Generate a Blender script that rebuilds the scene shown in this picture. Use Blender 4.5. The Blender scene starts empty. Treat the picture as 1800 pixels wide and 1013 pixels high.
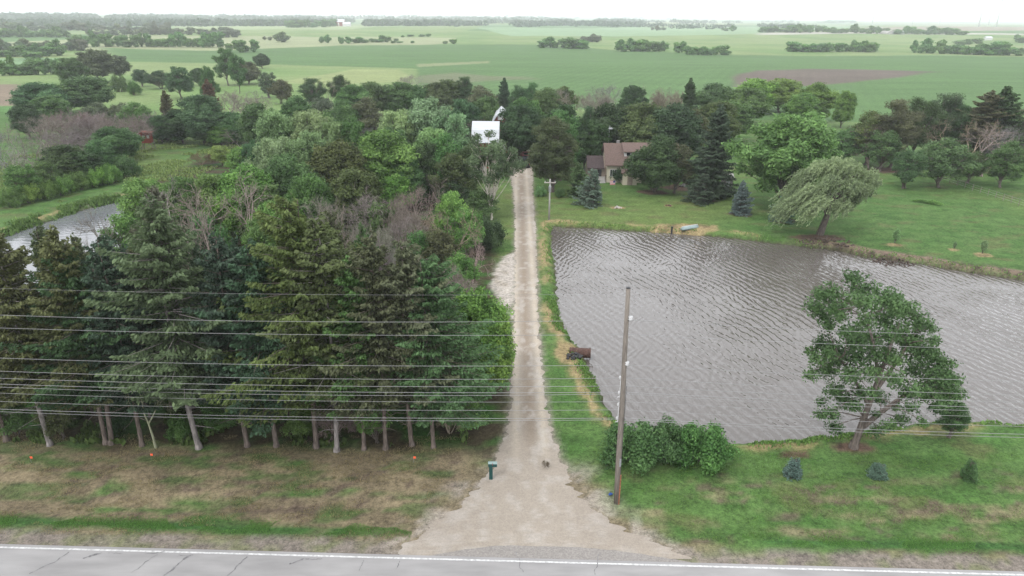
import bpy, math, random
import numpy as np
from mathutils import Vector, Matrix

sc = bpy.context.scene
COL = sc.collection
# ------------------------------------------------------------------ camera
F = 1216.0; CH = 27.0; PITCH = math.radians(21.5); ROLL = math.atan(15/1800)
cam_d = bpy.data.cameras.new('camera'); cam = bpy.data.objects.new('camera', cam_d); COL.objects.link(cam)
cam_d.sensor_width = 36.0; cam_d.lens = 36.0*F/1800.0; cam_d.clip_start = 0.5; cam_d.clip_end = 40000.0
cam.matrix_world = (Matrix.Translation((0, 0, CH)) @ Matrix.Rotation(math.pi/2-PITCH, 4, 'X') @ Matrix.Rotation(ROLL, 4, 'Z'))
sc.camera = cam
# ------------------------------------------------------------------ world: pale overcast
w = bpy.data.worlds.new('World'); sc.world = w; w.use_nodes = True
nt = w.node_tree; nt.nodes.clear()
SUN_EL = math.radians(52); SUN_ROT = math.radians(215)
sky = nt.nodes.new('ShaderNodeTexSky'); sky.sky_type = 'NISHITA'; sky.sun_disc = False
sky.sun_elevation = SUN_EL; sky.sun_rotation = SUN_ROT; sky.dust_density = 3.0; sky.air_density = 1.0
hs = nt.nodes.new('ShaderNodeHueSaturation'); hs.inputs['Saturation'].default_value = 0.35; hs.inputs['Value'].default_value = 1.0
tc = nt.nodes.new('ShaderNodeTexCoord')
mp = nt.nodes.new('ShaderNodeMapping'); mp.inputs['Scale'].default_value = (1.0, 1.0, 2.6)
cn = nt.nodes.new('ShaderNodeTexNoise'); cn.inputs['Scale'].default_value = 2.2; cn.inputs['Detail'].default_value = 6.0
cr = nt.nodes.new('ShaderNodeMapRange'); cr.inputs['From Min'].default_value = 0.3; cr.inputs['From Max'].default_value = 0.7
cr.inputs['To Min'].default_value = 8.5; cr.inputs['To Max'].default_value = 14.0
cc = nt.nodes.new('ShaderNodeCombineColor')
mx = nt.nodes.new('ShaderNodeMix'); mx.data_type = 'RGBA'; mx.inputs['Factor'].default_value = 0.86
bg = nt.nodes.new('ShaderNodeBackground'); bg.inputs['Strength'].default_value = 0.13
wo = nt.nodes.new('ShaderNodeOutputWorld')
L = nt.links.new
L(sky.outputs['Color'], hs.inputs['Color']); L(tc.outputs['Generated'], mp.inputs['Vector']); L(mp.outputs[0], cn.inputs['Vector'])
L(cn.outputs['Fac'], cr.inputs['Value'])
gm = nt.nodes.new('ShaderNodeMix'); gm.data_type = 'RGBA'; gm.blend_type = 'MULTIPLY'; gm.inputs['Factor'].default_value = 1.0
gm.inputs[6].default_value = (0.97, 0.99, 1.03, 1)
L(cr.outputs[0], cc.inputs[0]); L(cr.outputs[0], cc.inputs[1]); L(cr.outputs[0], cc.inputs[2])
L(cc.outputs[0], gm.inputs[7])
L(hs.outputs[0], mx.inputs[6]); L(gm.outputs[2], mx.inputs[7]); L(mx.outputs[2], bg.inputs['Color']); L(bg.outputs[0], wo.inputs['Surface'])
# ------------------------------------------------------------------ sun (weak, veiled)
sd_ = bpy.data.lights.new('sun', 'SUN'); sd_.energy = 1.1; sd_.angle = math.radians(14); sd_.color = (1.0, 0.965, 0.92)
sun = bpy.data.objects.new('sun', sd_); COL.objects.link(sun)
az = SUN_ROT
sdir = Vector((math.sin(az)*math.cos(SUN_EL), math.cos(az)*math.cos(SUN_EL), math.sin(SUN_EL)))
sun.rotation_euler = (-sdir).to_track_quat('-Z', 'Y').to_euler(); sun.location = (0, -20, 60)
# ------------------------------------------------------------------ exposure
sc.view_settings.view_transform = 'Standard'; sc.view_settings.look = 'None'
sc.view_settings.exposure = 0.6; sc.view_settings.gamma = 1.0; sc.view_settings.use_curve_mapping = False
sc.cycles.use_denoising = True
sc.cycles.max_bounces = 6; sc.cycles.diffuse_bounces = 3; sc.cycles.glossy_bounces = 2; sc.cycles.transmission_bounces = 3
sc.cycles.volume_bounces = 1; sc.cycles.sample_clamp_indirect = 6.0
HAZE = 0.00021
# ------------------------------------------------------------------ survey helpers
rng = np.random.default_rng(7)

def ray(px, py):
    x = (px-900)/F; y = (506.5-py)/F
    c, s = math.cos(ROLL), math.sin(ROLL)
    xr = x*c-y*s; yr = x*s+y*c
    return xr, math.cos(PITCH)+yr*math.sin(PITCH), -math.sin(PITCH)+yr*math.cos(PITCH)

def G(px, py, z=0.0):
    d = ray(px, py); t = (z-CH)/min(d[2], -1e-4)
    return d[0]*t, d[1]*t

def smooth(a, b, x):
    t = np.clip((x-a)/(b-a), 0, 1); return t*t*(3-2*t)

def _h(i, j, s):
    n = (i.astype(np.int64)*374761393 + j.astype(np.int64)*668265263 + s*974634777) & 0xFFFFFFFF
    n = ((n ^ (n >> 13))*1274126177) & 0xFFFFFFFF
    n = n ^ (n >> 16)
    return (n & 0xFFFFFF)/float(0xFFFFFF)

def vn(x, y, s=0):
    x = np.asarray(x, float); y = np.asarray(y, float)
    i = np.floor(x); j = np.floor(y); u = x-i; v = y-j
    u = u*u*(3-2*u); v = v*v*(3-2*v)
    a = _h(i, j, s); b = _h(i+1, j, s); c = _h(i, j+1, s); d = _h(i+1, j+1, s)
    return (a*(1-u)+b*u)*(1-v)+(c*(1-u)+d*u)*v

def fbm(x, y, s=0, o=4):
    t = 0; a = 0.5; n = 0
    for k in range(o):
        t = t+a*vn(x*(2**k)+k*17.3, y*(2**k)-k*9.1, s+k); n += a; a *= 0.5
    return t/n

def sdpoly(x, y, P):
    """signed distance, negative inside"""
    x = np.asarray(x, float); y = np.asarray(y, float)
    d = np.full(x.shape, 1e18); ins = np.zeros(x.shape, bool)
    n = len(P)
    for i in range(n):
        ax, ay = P[i]; bx, by = P[(i+1) % n]
        ex, ey = bx-ax, by-ay
        t = np.clip(((x-ax)*ex+(y-ay)*ey)/(ex*ex+ey*ey+1e-12), 0, 1)
        d = np.minimum(d, (x-ax-ex*t)**2+(y-ay-ey*t)**2)
        c = ((ay > y) != (by > y)) & (x < (bx-ax)*(y-ay)/((by-ay) if by != ay else 1e-12)+ax)
        ins ^= c
    d = np.sqrt(d)
    return np.where(ins, -d, d)

WZ = -0.6
def chaikin(P, n=1):
    for _ in range(n):
        Q = []
        for i in range(len(P)):
            a = P[i]; b = P[(i+1) % len(P)]
            Q.append((a[0]*.75+b[0]*.25, a[1]*.75+b[1]*.25)); Q.append((a[0]*.25+b[0]*.75, a[1]*.25+b[1]*.75))
        P = Q
    return P
PONDR = chaikin([G(px, py, WZ) for px, py in [(972, 398), (985, 400), (1060, 403), (1160, 410), (1260, 416), (1400, 433), (1470, 441), (1540, 457), (1600, 462), (1700, 479), (1800, 494), (1950, 520), (2100, 600), (2150, 700), (2000, 752), (1800, 754), (1720, 742), (1650, 747), (1560, 752), (1500, 764), (1400, 779), (1310, 783), (1230, 775), (1110, 765), (1085, 745), (1060, 705), (1044, 668), (1022, 618), (984, 572), (979, 520), (975, 470), (968, 430)]], 1)
PONDL = chaikin([G(px, py, WZ) for px, py in [(-250, 500), (-100, 440), (0, 420), (60, 398), (130, 375), (195, 357), (260, 345), (330, 330), (350, 345), (320, 385), (230, 430), (150, 500), (60, 540), (-150, 600)]], 1)
WOODL = [(-140, 38.5), (0.0, 39.0), (-1.0, 60), (-2.5, 85), (-9, 105), (-9, 150), (-60, 160), (-62, 120), (-58, 96), (-52, 62), (-140, 60)]

def bank(x, y):
    a = np.minimum(sdpoly(x, y, PONDR), sdpoly(x, y, PONDL))
    return a+(fbm(x*1.1, y*1.1, 5, 3)-0.5)*0.9

def gz(x, y):
    x = np.atleast_1d(np.asarray(x, float)); y = np.atleast_1d(np.asarray(y, float))
    d = np.hypot(x, y)
    z = smooth(260, 1600, d)*((fbm(x/620, y/620, 31, 3)-0.5)*12+1.0)
    z = z+smooth(160, 330, d)*(fbm(x/140, y/140, 33, 2)-0.5)*2.2*(1-smooth(1500, 3000, d))
    z = z+9*np.exp(-((x-1150)/700)**2-((y-1750)/420)**2)
    near = (1-smooth(120, 200, d))
    z = z+near*(fbm(x/7, y/7, 41, 3)-0.5)*0.22*smooth(30.4, 32.0, y+0.025*x)*smooth(2.6, 4.5, np.abs(x-1.6))
    z = z-near*0.25*np.exp(-((y+0.025*x-33.0)/1.3)**2)*smooth(7, 11, np.abs(x-1.5))
    m = (d < 220)
    if m.any():
        s = bank(x[m], y[m])
        z[m] = z[m]+(-1.7)*(1-smooth(-1.6, 1.1, s))
    return z

def g1(x, y): return float(gz(x, y)[0])

def at(px, py, h=0.0):
    z = 0.0
    for _ in range(5):
        x, y = G(px, py, h+z); z = g1(x, y)
        if abs(x) < 130 and y < 220: z = max(z, -0.6)
    return x, y, z

# ------------------------------------------------------------------ object helpers
def tag(o, label=None, cat=None, group=None, kind=None):
    if label: o['label'] = label
    if cat: o['category'] = cat
    if group: o['group'] = group
    if kind: o['kind'] = kind
    return o

def thing(name, label, cat, loc=(0, 0, 0), rotz=0.0, group=None):
    o = bpy.data.objects.new(name, None); COL.objects.link(o); o.empty_display_size = 0.3
    o.location = loc; o.rotation_euler = (0, 0, rotz)
    return tag(o, label, cat, group)

def npmesh(name, V, Fq, mat=None, attr=None, smoothf=False, uvcol=None):
    """V (n,3); Fq (m,k) equal-size faces"""
    me = bpy.data.meshes.new(name)
    V = np.asarray(V, np.float32); Fq = np.asarray(Fq, np.int32); k = Fq.shape[1]
    me.vertices.add(len(V)); me.vertices.foreach_set('co', V.ravel())
    me.loops.add(Fq.size); me.loops.foreach_set('vertex_index', Fq.ravel())
    me.polygons.add(len(Fq)); me.polygons.foreach_set('loop_start', np.arange(0, Fq.size, k, dtype=np.int32))
    me.update(calc_edges=True)
    if attr is not None:
        a = me.attributes.new('v', 'FLOAT', 'FACE'); a.data.foreach_set('value', np.asarray(attr, np.float32))
    if uvcol is not None:
        a = me.attributes.new('tint', 'FLOAT_COLOR', 'POINT')
        a.data.foreach_set('color', np.concatenate([uvcol, np.ones((len(uvcol), 1))], 1).astype(np.float32).ravel())
    me.polygons.foreach_set('use_smooth', np.full(len(Fq), smoothf, bool))
    if mat: me.materials.append(mat)
    return me

def link(name, me, parent=None, color=None, loc=None):
    o = bpy.data.objects.new(name, me); COL.objects.link(o)
    if parent: o.parent = parent
    if color is not None: o.color = (*color, 1)
    if loc: o.location = loc
    return o

class MB:
    def __init__(s): s.v = []; s.f = []
    def add(s, V, Fc):
        b = len(s.v); s.v += [tuple(map(float, p)) for p in V]; s.f += [[b+i for i in f] for f in Fc]; return s
    def box(s, x0, x1, y0, y1, z0, z1):
        return s.add([(x0, y0, z0), (x1, y0, z0), (x1, y1, z0), (x0, y1, z0), (x0, y0, z1), (x1, y0, z1), (x1, y1, z1), (x0, y1, z1)],
                     [(0, 3, 2, 1), (4, 5, 6, 7), (0, 1, 5, 4), (1, 2, 6, 5), (2, 3, 7, 6), (3, 0, 4, 7)])
    def tube(s, P, R, n=8, cap=True):
        P = [Vector(p) for p in P]; R = R if isinstance(R, (list, tuple)) else [R]*len(P)
        V = []
        for i, p in enumerate(P):
            t = (P[min(i+1, len(P)-1)]-P[max(i-1, 0)]).normalized()
            u = t.cross(Vector((0, 0, 1))); u = u if u.length > 1e-3 else Vector((1, 0, 0)); u.normalize(); w_ = t.cross(u)
            V += [p+(u*math.cos(2*math.pi*k/n)+w_*math.sin(2*math.pi*k/n))*R[i] for k in range(n)]
        Fc = [(i*n+k, i*n+(k+1) % n, (i+1)*n+(k+1) % n, (i+1)*n+k) for i in range(len(P)-1) for k in range(n)]
        if cap: Fc += [tuple(range(n-1, -1, -1)), tuple((len(P)-1)*n+k for k in range(n))]
        return s.add(V, Fc)
    def extr(s, prof, axis, a, b):
        """extrude closed 2D profile along axis ('x': prof=(y,z); 'y': prof=(x,z))"""
        n = len(prof)
        mk = (lambda q, t: (t, q[0], q[1])) if axis == 'x' else (lambda q, t: (q[0], t, q[1]))
        V = [mk(q, a) for q in prof]+[mk(q, b) for q in prof]
        return s.add(V, [tuple(range(n)), tuple(range(2*n-1, n-1, -1))]+[(i, n+i, n+(i+1) % n, (i+1) % n) for i in range(n)])
    def build(s, name, mat, parent=None, bevel=0.0, smoothf=False, loc=None):
        me = bpy.data.meshes.new(name); me.from_pydata(s.v, [], s.f); me.materials.append(mat)
        import bmesh
        bm = bmesh.new(); bm.from_mesh(me); bmesh.ops.recalc_face_normals(bm, faces=bm.faces); bm.to_mesh(me); bm.free()
        if smoothf: me.polygons.foreach_set('use_smooth', np.ones(len(me.polygons), bool))
        o = link(name, me, parent, loc=loc)
        if bevel:
            m = o.modifiers.new('b', 'BEVEL'); m.width = bevel; m.segments = 2; m.limit_method = 'ANGLE'
        return o

# ------------------------------------------------------------------ materials
def M(name, col, rough=0.8, noise=0.0, nscale=5.0, bump=0.0, metal=0.0, spec=0.3, stretch=(1, 1, 1), col2=None, detail=5.0):
    m = bpy.data.materials.new(name); m.use_nodes = True; t = m.node_tree; b = t.nodes['Principled BSDF']
    b.inputs['Roughness'].default_value = rough; b.inputs['Metallic'].default_value = metal
    b.inputs['Specular IOR Level'].default_value = spec; b.inputs['Base Color'].default_value = (*col, 1)
    if noise or bump:
        tx = t.nodes.new('ShaderNodeTexCoord'); mpp = t.nodes.new('ShaderNodeMapping'); mpp.inputs['Scale'].default_value = stretch
        n = t.nodes.new('ShaderNodeTexNoise'); n.inputs['Scale'].default_value = nscale; n.inputs['Detail'].default_value = detail
        t.links.new(tx.outputs['Object'], mpp.inputs[0]); t.links.new(mpp.outputs[0], n.inputs['Vector'])
        c2 = col2 or tuple(c*(1-noise) for c in col); c1 = col if col2 else tuple(min(1, c*(1+noise)) for c in col)
        r = t.nodes.new('ShaderNodeMapRange'); r.inputs['From Min'].default_value = 0.33; r.inputs['From Max'].default_value = 0.67
        x = t.nodes.new('ShaderNodeMix'); x.data_type = 'RGBA'; x.inputs[6].default_value = (*c2, 1); x.inputs[7].default_value = (*c1, 1)
        t.links.new(n.outputs['Fac'], r.inputs['Value']); t.links.new(r.outputs[0], x.inputs['Factor']); t.links.new(x.outputs[2], b.inputs['Base Color'])
        if bump:
            bb = t.nodes.new('ShaderNodeBump'); bb.inputs['Strength'].default_value = bump; bb.inputs['Distance'].default_value = 0.05
            t.links.new(n.outputs['Fac'], bb.inputs['Height']); t.links.new(bb.outputs[0], b.inputs['Normal'])
    return m

def foliage_mat(name, trans=0.3, hue=0.012):
    m = bpy.data.materials.new(name); m.use_nodes = True; t = m.node_tree; t.nodes.clear()
    out = t.nodes.new('ShaderNodeOutputMaterial'); oi = t.nodes.new('ShaderNodeObjectInfo')
    at_ = t.nodes.new('ShaderNodeAttribute'); at_.attribute_name = 'v'
    hv = t.nodes.new('ShaderNodeHueSaturation')
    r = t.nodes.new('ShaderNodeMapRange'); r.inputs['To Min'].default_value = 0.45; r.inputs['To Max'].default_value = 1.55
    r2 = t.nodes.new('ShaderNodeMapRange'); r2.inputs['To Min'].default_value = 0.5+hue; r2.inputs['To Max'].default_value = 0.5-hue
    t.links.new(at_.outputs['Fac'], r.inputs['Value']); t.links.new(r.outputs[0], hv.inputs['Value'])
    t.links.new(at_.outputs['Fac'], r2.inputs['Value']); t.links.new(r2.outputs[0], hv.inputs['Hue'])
    t.links.new(oi.outputs['Color'], hv.inputs['Color'])
    p = t.nodes.new('ShaderNodeBsdfPrincipled'); p.inputs['Roughness'].default_value = 0.6; p.inputs['Specular IOR Level'].default_value = 0.10
    tr = t.nodes.new('ShaderNodeBsdfTranslucent'); ms = t.nodes.new('ShaderNodeMixShader'); ms.inputs[0].default_value = trans
    t.links.new(hv.outputs[0], p.inputs['Base Color']); t.links.new(hv.outputs[0], tr.inputs['Color'])
    t.links.new(p.outputs[0], ms.inputs[1]); t.links.new(tr.outputs[0], ms.inputs[2]); t.links.new(ms.outputs[0], out.inputs['Surface'])
    return m

def bark_mat(name):
    m = bpy.data.materials.new(name); m.use_nodes = True; t = m.node_tree; b = t.nodes['Principled BSDF']
    b.inputs['Roughness'].default_value = 0.9; b.inputs['Specular IOR Level'].default_value = 0.15
    oi = t.nodes.new('ShaderNodeObjectInfo'); tx = t.nodes.new('ShaderNodeTexCoord'); mpp = t.nodes.new('ShaderNodeMapping')
    mpp.inputs['Scale'].default_value = (6, 6, 1.2)
    n = t.nodes.new('ShaderNodeTexNoise'); n.inputs['Scale'].default_value = 1.6; n.inputs['Detail'].default_value = 6
    r = t.nodes.new('ShaderNodeMapRange'); r.inputs['From Min'].default_value = .3; r.inputs['From Max'].default_value = .7
    r.inputs['To Min'].default_value = 0.5; r.inputs['To Max'].default_value = 1.45
    h = t.nodes.new('ShaderNodeHueSaturation')
    t.links.new(tx.outputs['Object'], mpp.inputs[0]); t.links.new(mpp.outputs[0], n.inputs['Vector']); t.links.new(n.outputs['Fac'], r.inputs['Value'])
    t.links.new(oi.outputs['Color'], h.inputs['Color']); t.links.new(r.outputs[0], h.inputs['Value']); t.links.new(h.outputs[0], b.inputs['Base Color'])
    bb = t.nodes.new('ShaderNodeBump'); bb.inputs['Strength'].default_value = 0.6; bb.inputs['Distance'].default_value = 0.05
    t.links.new(n.outputs['Fac'], bb.inputs['Height']); t.links.new(bb.outputs[0], b.inputs['Normal'])
    return m
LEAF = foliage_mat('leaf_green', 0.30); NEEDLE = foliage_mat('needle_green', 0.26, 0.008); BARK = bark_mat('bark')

def tint_mat(name, amp=0.35, scales=((1.3, 0.5), (9.0, 0.5)), rough=0.95, bump=0.5, bdist=0.04, bscale=14.0):
    m = bpy.data.materials.new(name); m.use_nodes = True; t = m.node_tree; b = t.nodes['Principled BSDF']
    b.inputs['Roughness'].default_value = rough; b.inputs['Specular IOR Level'].default_value = 0.12
    a = t.nodes.new('ShaderNodeAttribute'); a.attribute_name = 'tint'
    tx = t.nodes.new('ShaderNodeTexCoord'); last = None
    for sc_, wt in scales:
        n = t.nodes.new('ShaderNodeTexNoise'); n.inputs['Scale'].default_value = sc_; n.inputs['Detail'].default_value = 6; n.inputs['Roughness'].default_value = 0.65
        t.links.new(tx.outputs['Object'], n.inputs['Vector'])
        mm = t.nodes.new('ShaderNodeMath'); mm.operation = 'MULTIPLY_ADD'; mm.inputs[1].default_value = wt
        t.links.new(n.outputs['Fac'], mm.inputs[0])
        if last is None: mm.inputs[2].default_value = 0.0
        else: t.links.new(last.outputs[0], mm.inputs[2])
        last = mm
    r = t.nodes.new('ShaderNodeMapRange'); r.inputs['From Min'].default_value = 0.38; r.inputs['From Max'].default_value = 0.62
    r.inputs['To Min'].default_value = 1-amp; r.inputs['To Max'].default_value = 1+amp
    h = t.nodes.new('ShaderNodeHueSaturation')
    t.links.new(last.outputs[0], r.inputs['Value']); t.links.new(r.outputs[0], h.inputs['Value']); t.links.new(a.outputs['Color'], h.inputs['Color'])
    t.links.new(h.outputs[0], b.inputs['Base Color'])
    n2 = t.nodes.new('ShaderNodeTexNoise'); n2.inputs['Scale'].default_value = bscale; n2.inputs['Detail'].default_value = 4
    t.links.new(tx.outputs['Object'], n2.inputs['Vector'])
    bb = t.nodes.new('ShaderNodeBump'); bb.inputs['Strength'].default_value = bump; bb.inputs['Distance'].default_value = bdist
    t.links.new(n2.outputs['Fac'], bb.inputs['Height']); t.links.new(bb.outputs[0], b.inputs['Normal'])
    return m

# ------------------------------------------------------------------ ground sheet
C_ = lambda *a: np.array(a, float)
GRASS = C_(.105, .195, .055); GRASS_D = C_(.060, .145, .032); GRASS_Y = C_(.19, .24, .075); DRY = C_(.300, .246, .155); STRAW = C_(.46, .36, .19)
DIRT = C_(.10, .075, .058); GRAVEL = C_(.45, .395, .33); LITTER = C_(.085, .07, .042); MEADOW = C_(.24, .32, .125); CROP = C_(.112, .210, .070)
SOIL = C_(.23, .17, .13)
KG = 0.60
def mixc(c, d, m): return c*(1-m[:, None])+d*m[:, None]
def pxpoly(L_, z=0.0): return [G(a, b, z) for a, b in L_]

def axis_ticks(lo, hi, st, far_lo, far_hi, gl, gh):
    a = list(np.arange(lo, hi, st)); s = st
    while a[-1] < far_hi: s *= gh; a.append(a[-1]+s)
    b = []; s = st; p = lo
    while p > far_lo: s *= gl; p -= s; b.append(p)
    return np.array(b[::-1]+a)

DRV_L = [(690, 978), (745, 932), (825, 878), (868, 822), (890, 765), (899, 700), (902, 600), (905, 500), (906, 400), (903, 335), (896, 300), (905, 280), (925, 262)]
DRV_R = [(1230, 990), (1130, 948), (1045, 905), (1004, 850), (980, 795), (964, 740), (956, 680), (948, 600), (944, 500), (941, 400), (936, 335), (936, 300), (948, 280), (965, 262)]
dl = np.array([G(*p) for p in DRV_L]); dr = np.array([G(*p) for p in DRV_R])
def drvx(y):
    return np.interp(y, dl[:, 1], dl[:, 0]), np.interp(y, dr[:, 1], dr[:, 0])

def ground_color(x, y):
    d = np.hypot(x, y); yr = y+0.025*x
    n1 = fbm(x/2.2, y/1.3, 1); n2 = fbm(x/9, y/3.2, 2); n3 = fbm(x/0.8, y/0.8, 3, 3); n4 = fbm(x/26, y/26, 4); n5 = fbm(x/3.4, y/.75, 11, 4)
    c = np.repeat(GRASS[None], len(x), 0)
    c = mixc(c, GRASS_D, smooth(.45, .7, n1)*.6)
    c = mixc(c, GRASS_Y, smooth(.5, .75, n4)*.55)
    mow = 0.5+0.5*np.sin(x*0.25+y*2.2+n4*8)
    c = c*(1+0.13*(mow-0.5)[:, None])*(.82+.36*fbm(x/1.1, y/.7, 15, 4))[:, None]
    c = mixc(c, C_(.17, .15, .075), smooth(.60, .72, fbm(x/3.5, y/1.8, 21, 4))*.45)
    # front verge, left: dry and brown; right: greener with bare patches
    vl = smooth(0, -3.5, x)*(1-smooth(38.5, 41.5, y+(n2-.5)*3))
    c = mixc(c, mixc(np.repeat(DRY[None], len(x), 0), C_(.225, .185, .118), smooth(.4, .65, n1)), vl*smooth(.31, .55, n5*.75+n3*.25+.07))
    c = mixc(c, DIRT*1.7, vl*smooth(.62, .72, fbm(x/.9+7, y/.45, 77, 4))*.8)
    c = mixc(c, GRASS*.75, vl*smooth(.55, .68, fbm(x/2.6+1, y/.7, 78, 4))*.75)
    for (cx, cy, rx, ry) in [(-14.3, 32.9, 1.6, .3), (-11.8, 33.2, 1.2, .7), (-9.0, 40, 5, 1.2), (-3.0, 39.2, 2.8, 1.6), (-2.2, 41.5, 2.2, 2.0)]:
        e = np.hypot((x-cx)/rx, (y-cy)/ry)+(n3-.5)*2.2
        c = mixc(c, DIRT*1.5 if cy < 38 else C_(.155, .118, .085), (1-smooth(.5, 1.2, e))*.85)
    vr = smooth(4.5, 9, x)*(1-smooth(34.4, 37.5, y+(n2-.5)*2.0))
    c = mixc(c, DRY*0.92, vr*smooth(.47, .68, n5*.7+n3*.3)*.75)
    c = mixc(c, DIRT*1.5, smooth(6, 10, x)*(1-smooth(35.5, 39, y))*smooth(.62, .74, fbm(x/1.5+3, y/.5, 79, 4))*.8)
    # lush strip and gravel shoulder along the road
    lush = np.exp(-((yr-30.95-(n2-.5)*.5)/.36)**2)*smooth(.25, .5, fbm(x/4, y/4, 13)+.15)*smooth(7, 12, np.abs(x-2))
    lush = np.where(x > 0, lush*smooth(13, 15, x), lush)
    c = mixc(c, C_(.060, .145, .038), np.clip(lush*1.3, 0, 1))
    sh = 1-smooth(29.95, 30.45, yr+(n3-.5)*.6)
    c = mixc(c, mixc(np.repeat(C_(.27, .235, .20)[None], len(x), 0), GRASS_Y*.9, smooth(.45, .7, n3)*.5), sh)
    # left strip along driveway and woods floor
    sw = sdpoly(x, y, WOODL)
    c = mixc(c, mixc(np.repeat(LITTER[None], len(x), 0), GRASS_D, smooth(.4, .65, n1)), 1-smooth(-1.2, 1.2, sw+(n1-.5)*2))
    # gravel spill around driveway, white stone patch
    xl, xr = drvx(y)
    e = np.maximum(xl-x, x-xr)
    inr = smooth(29, 29.6, y)*(1-smooth(128, 150, y))
    spill = (1-smooth(-.1, .55+1.3*(y < 37), e+(n3-.5)*1.0))*inr
    c = mixc(c, GRAVEL*(0.75), spill*smooth(.3, .55, n3+.1))
    sp2 = (1-smooth(.3, 3.4, e+(n1-.5)*2.6))*(1-smooth(36.0, 38.5, y))*smooth(29.6, 30, y)
    c = mixc(c, mixc(np.repeat(GRAVEL[None]*.9, len(x), 0), DRY*.8, smooth(.42, .58, n3)), sp2*.9)
    WP = pxpoly([(905, 445), (885, 452), (872, 470), (864, 492), (866, 512), (880, 530), (893, 548), (903, 560)])
    c = mixc(c, mixc(np.repeat(C_(.56, .51, .45)[None], len(x), 0), DRY*.8, smooth(.60, .75, n3)*.5), 1-smooth(-.25, .35, sdpoly(x, y, WP)+(n3-.5)*.9))
    # pond banks: straw band, earth at the lip
    m = (d < 220)
    sb = np.full(len(x), 99.0); sb[m] = bank(x[m], y[m])
    sb2 = sb+(n3-.5)*1.2
    strip = np.exp(-((sb2-1.2)/.5)**2)
    west = (1-smooth(7, 12, x))*(x > 0)
    straw_w = strip*(west*smooth(.33, .55, fbm(x/2, y/4, 17, 3)+.1)+(1-west)*smooth(.5, .7, fbm(x/6, y/6, 19, 3))*.8)
    c = mixc(c, STRAW*.85, np.clip(straw_w, 0, 1)*(y < 110))
    # bare earth, north east bank
    eb = np.exp(-((sb2-1.0)/.9)**2)*smooth(34, 40, x)*(y > 60)
    c = mixc(c, mixc(np.repeat(SOIL[None]*1.05, len(x), 0), DIRT, smooth(.5, .62, n3)), eb)
    c = mixc(c, C_(.075, .060, .045), 1-smooth(-.1, .35, sb))
    for (px, py, rx, ry, k) in [(1205, 400, 4.6, 2.1, 'straw'), (1085, 365, 1.1, .9, 'straw'), (1176, 362, .7, .6, 'straw'), (1300, 377, 1.9, 1.5, 'mulch'), (1378, 388, 1.9, 1.6, 'mulch'), (1238, 353, 2.2, 1.6, 'mulch'), (1145, 338, 2.6, 1.9, 'mulch'),
                                (1200, 330, 4.2, 2.2, 'mulch'), (1573, 431, 1.1, .9, 'straw'), (1727, 449, 1.2, .9, 'straw'), (1677, 440, .8, .5, 'straw'), (1500, 787, 1.5, .7, 'mulch'), (990, 563, 1.0, 1.2, 'mulch'), (1000, 620, 1.2, 2.2, 'straw'), (1440, 418, 3.6, 1.6, 'mulch'), (1565, 300, 5, 3.0, 'mulch'),
                                (1393, 800, 1.2, .5, 'mulch'), (1350, 783, 1.8, .3, 'straw'), (1060, 318, 4, 1.4, 'mulch')]:
        cx, cy = G(px, py)
        q = np.hypot((x-cx)/rx, (y-cy)/ry)+(n3-.5)*.7
        kc = STRAW*.8 if k == 'straw' else C_(.150, .100, .072)
        c = mixc(c, mixc(np.repeat(kc[None], len(x), 0), kc*.6, smooth(.5, .65, n3)), 1-smooth(.75, 1.1, q))
    # worn track over the lawn
    far = smooth(150, 200, y-0.12*np.abs(x))
    # ---- far fields
    fc = np.repeat(MEADOW[None], len(x), 0)
    fc = mixc(fc, GRASS*1.35, smooth(.4, .7, fbm(x/60, y/60, 51))*.7)
    gx = np.floor((x+fbm(x/300, y/300, 57, 2)*120)/420); gy = np.floor((y+fbm(x/400, y/400, 58, 2)*160)/330)
    hh = _h(gx, gy, 61)
    fp = (y > 560)
    fc = np.where((fp & (hh < .30))[:, None], CROP*1.1, fc); fc = np.where((fp & (hh > .80))[:, None], C_(.33, .37, .20), fc)
    fc = np.where((fp & (hh > .55) & (hh < .68))[:, None], C_(.17, .29, .13), fc)
    def put(poly, col, jit=4.0, soft=2.0):
        nonlocal fc
        P = pxpoly(poly); s_ = sdpoly(x, y, P)+(n4-.5)*jit
        fc = mixc(fc, C_(*col), 1-smooth(-soft, soft, s_))
    def band(p): return p
    put([(180, 84), (370, 89), (600, 80), (940, 79), (1090, 90), (1290, 97), (1600, 98), (1860, 101), (2000, 130), (2000, 220), (1500, 215), (1200, 210), (1000, 190), (800, 178), (735, 150), (733, 120), (600, 115), (470, 112), (220, 108)], CROP)
    put([(730, 112), (860, 108), (860, 111), (735, 117)], (.26, .30, .15), 1, 1)
    put([(1290, 138), (1330, 127), (1420, 124), (1550, 125), (1655, 127), (1560, 139), (1470, 147), (1380, 151), (1300, 151)], (.165, .135, .11), 10, 3)
    put([(735, 132), (800, 126), (860, 132), (920, 133), (940, 138), (860, 142), (780, 150), (730, 145)], (.17, .20, .105), 12, 6)
    put([(-200, 102), (120, 101), (135, 113), (60, 117), (-200, 117)], (.20, .33, .16))
    put([(-200, 150), (38, 149), (40, 186), (-200, 200)], (.27, .215, .155))
    put([(-200, 190), (40, 188), (60, 215), (-200, 230)], (.10, .22, .06))
    put([(620, 120), (700, 122), (728, 135), (700, 145), (560, 150), (480, 147), (560, 132)], (.30, .36, .15))
    put([(1330, 62), (1800, 64), (1800, 66), (1330, 64)], (.50, .48, .42), .5, 3)
    put([(1500, 54), (1900, 54), (1900, 60), (1560, 60)], (.36, .32, .25))
    put([(0, 56), (140, 56), (140, 60), (0, 60)], (.26, .36, .18))
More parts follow.
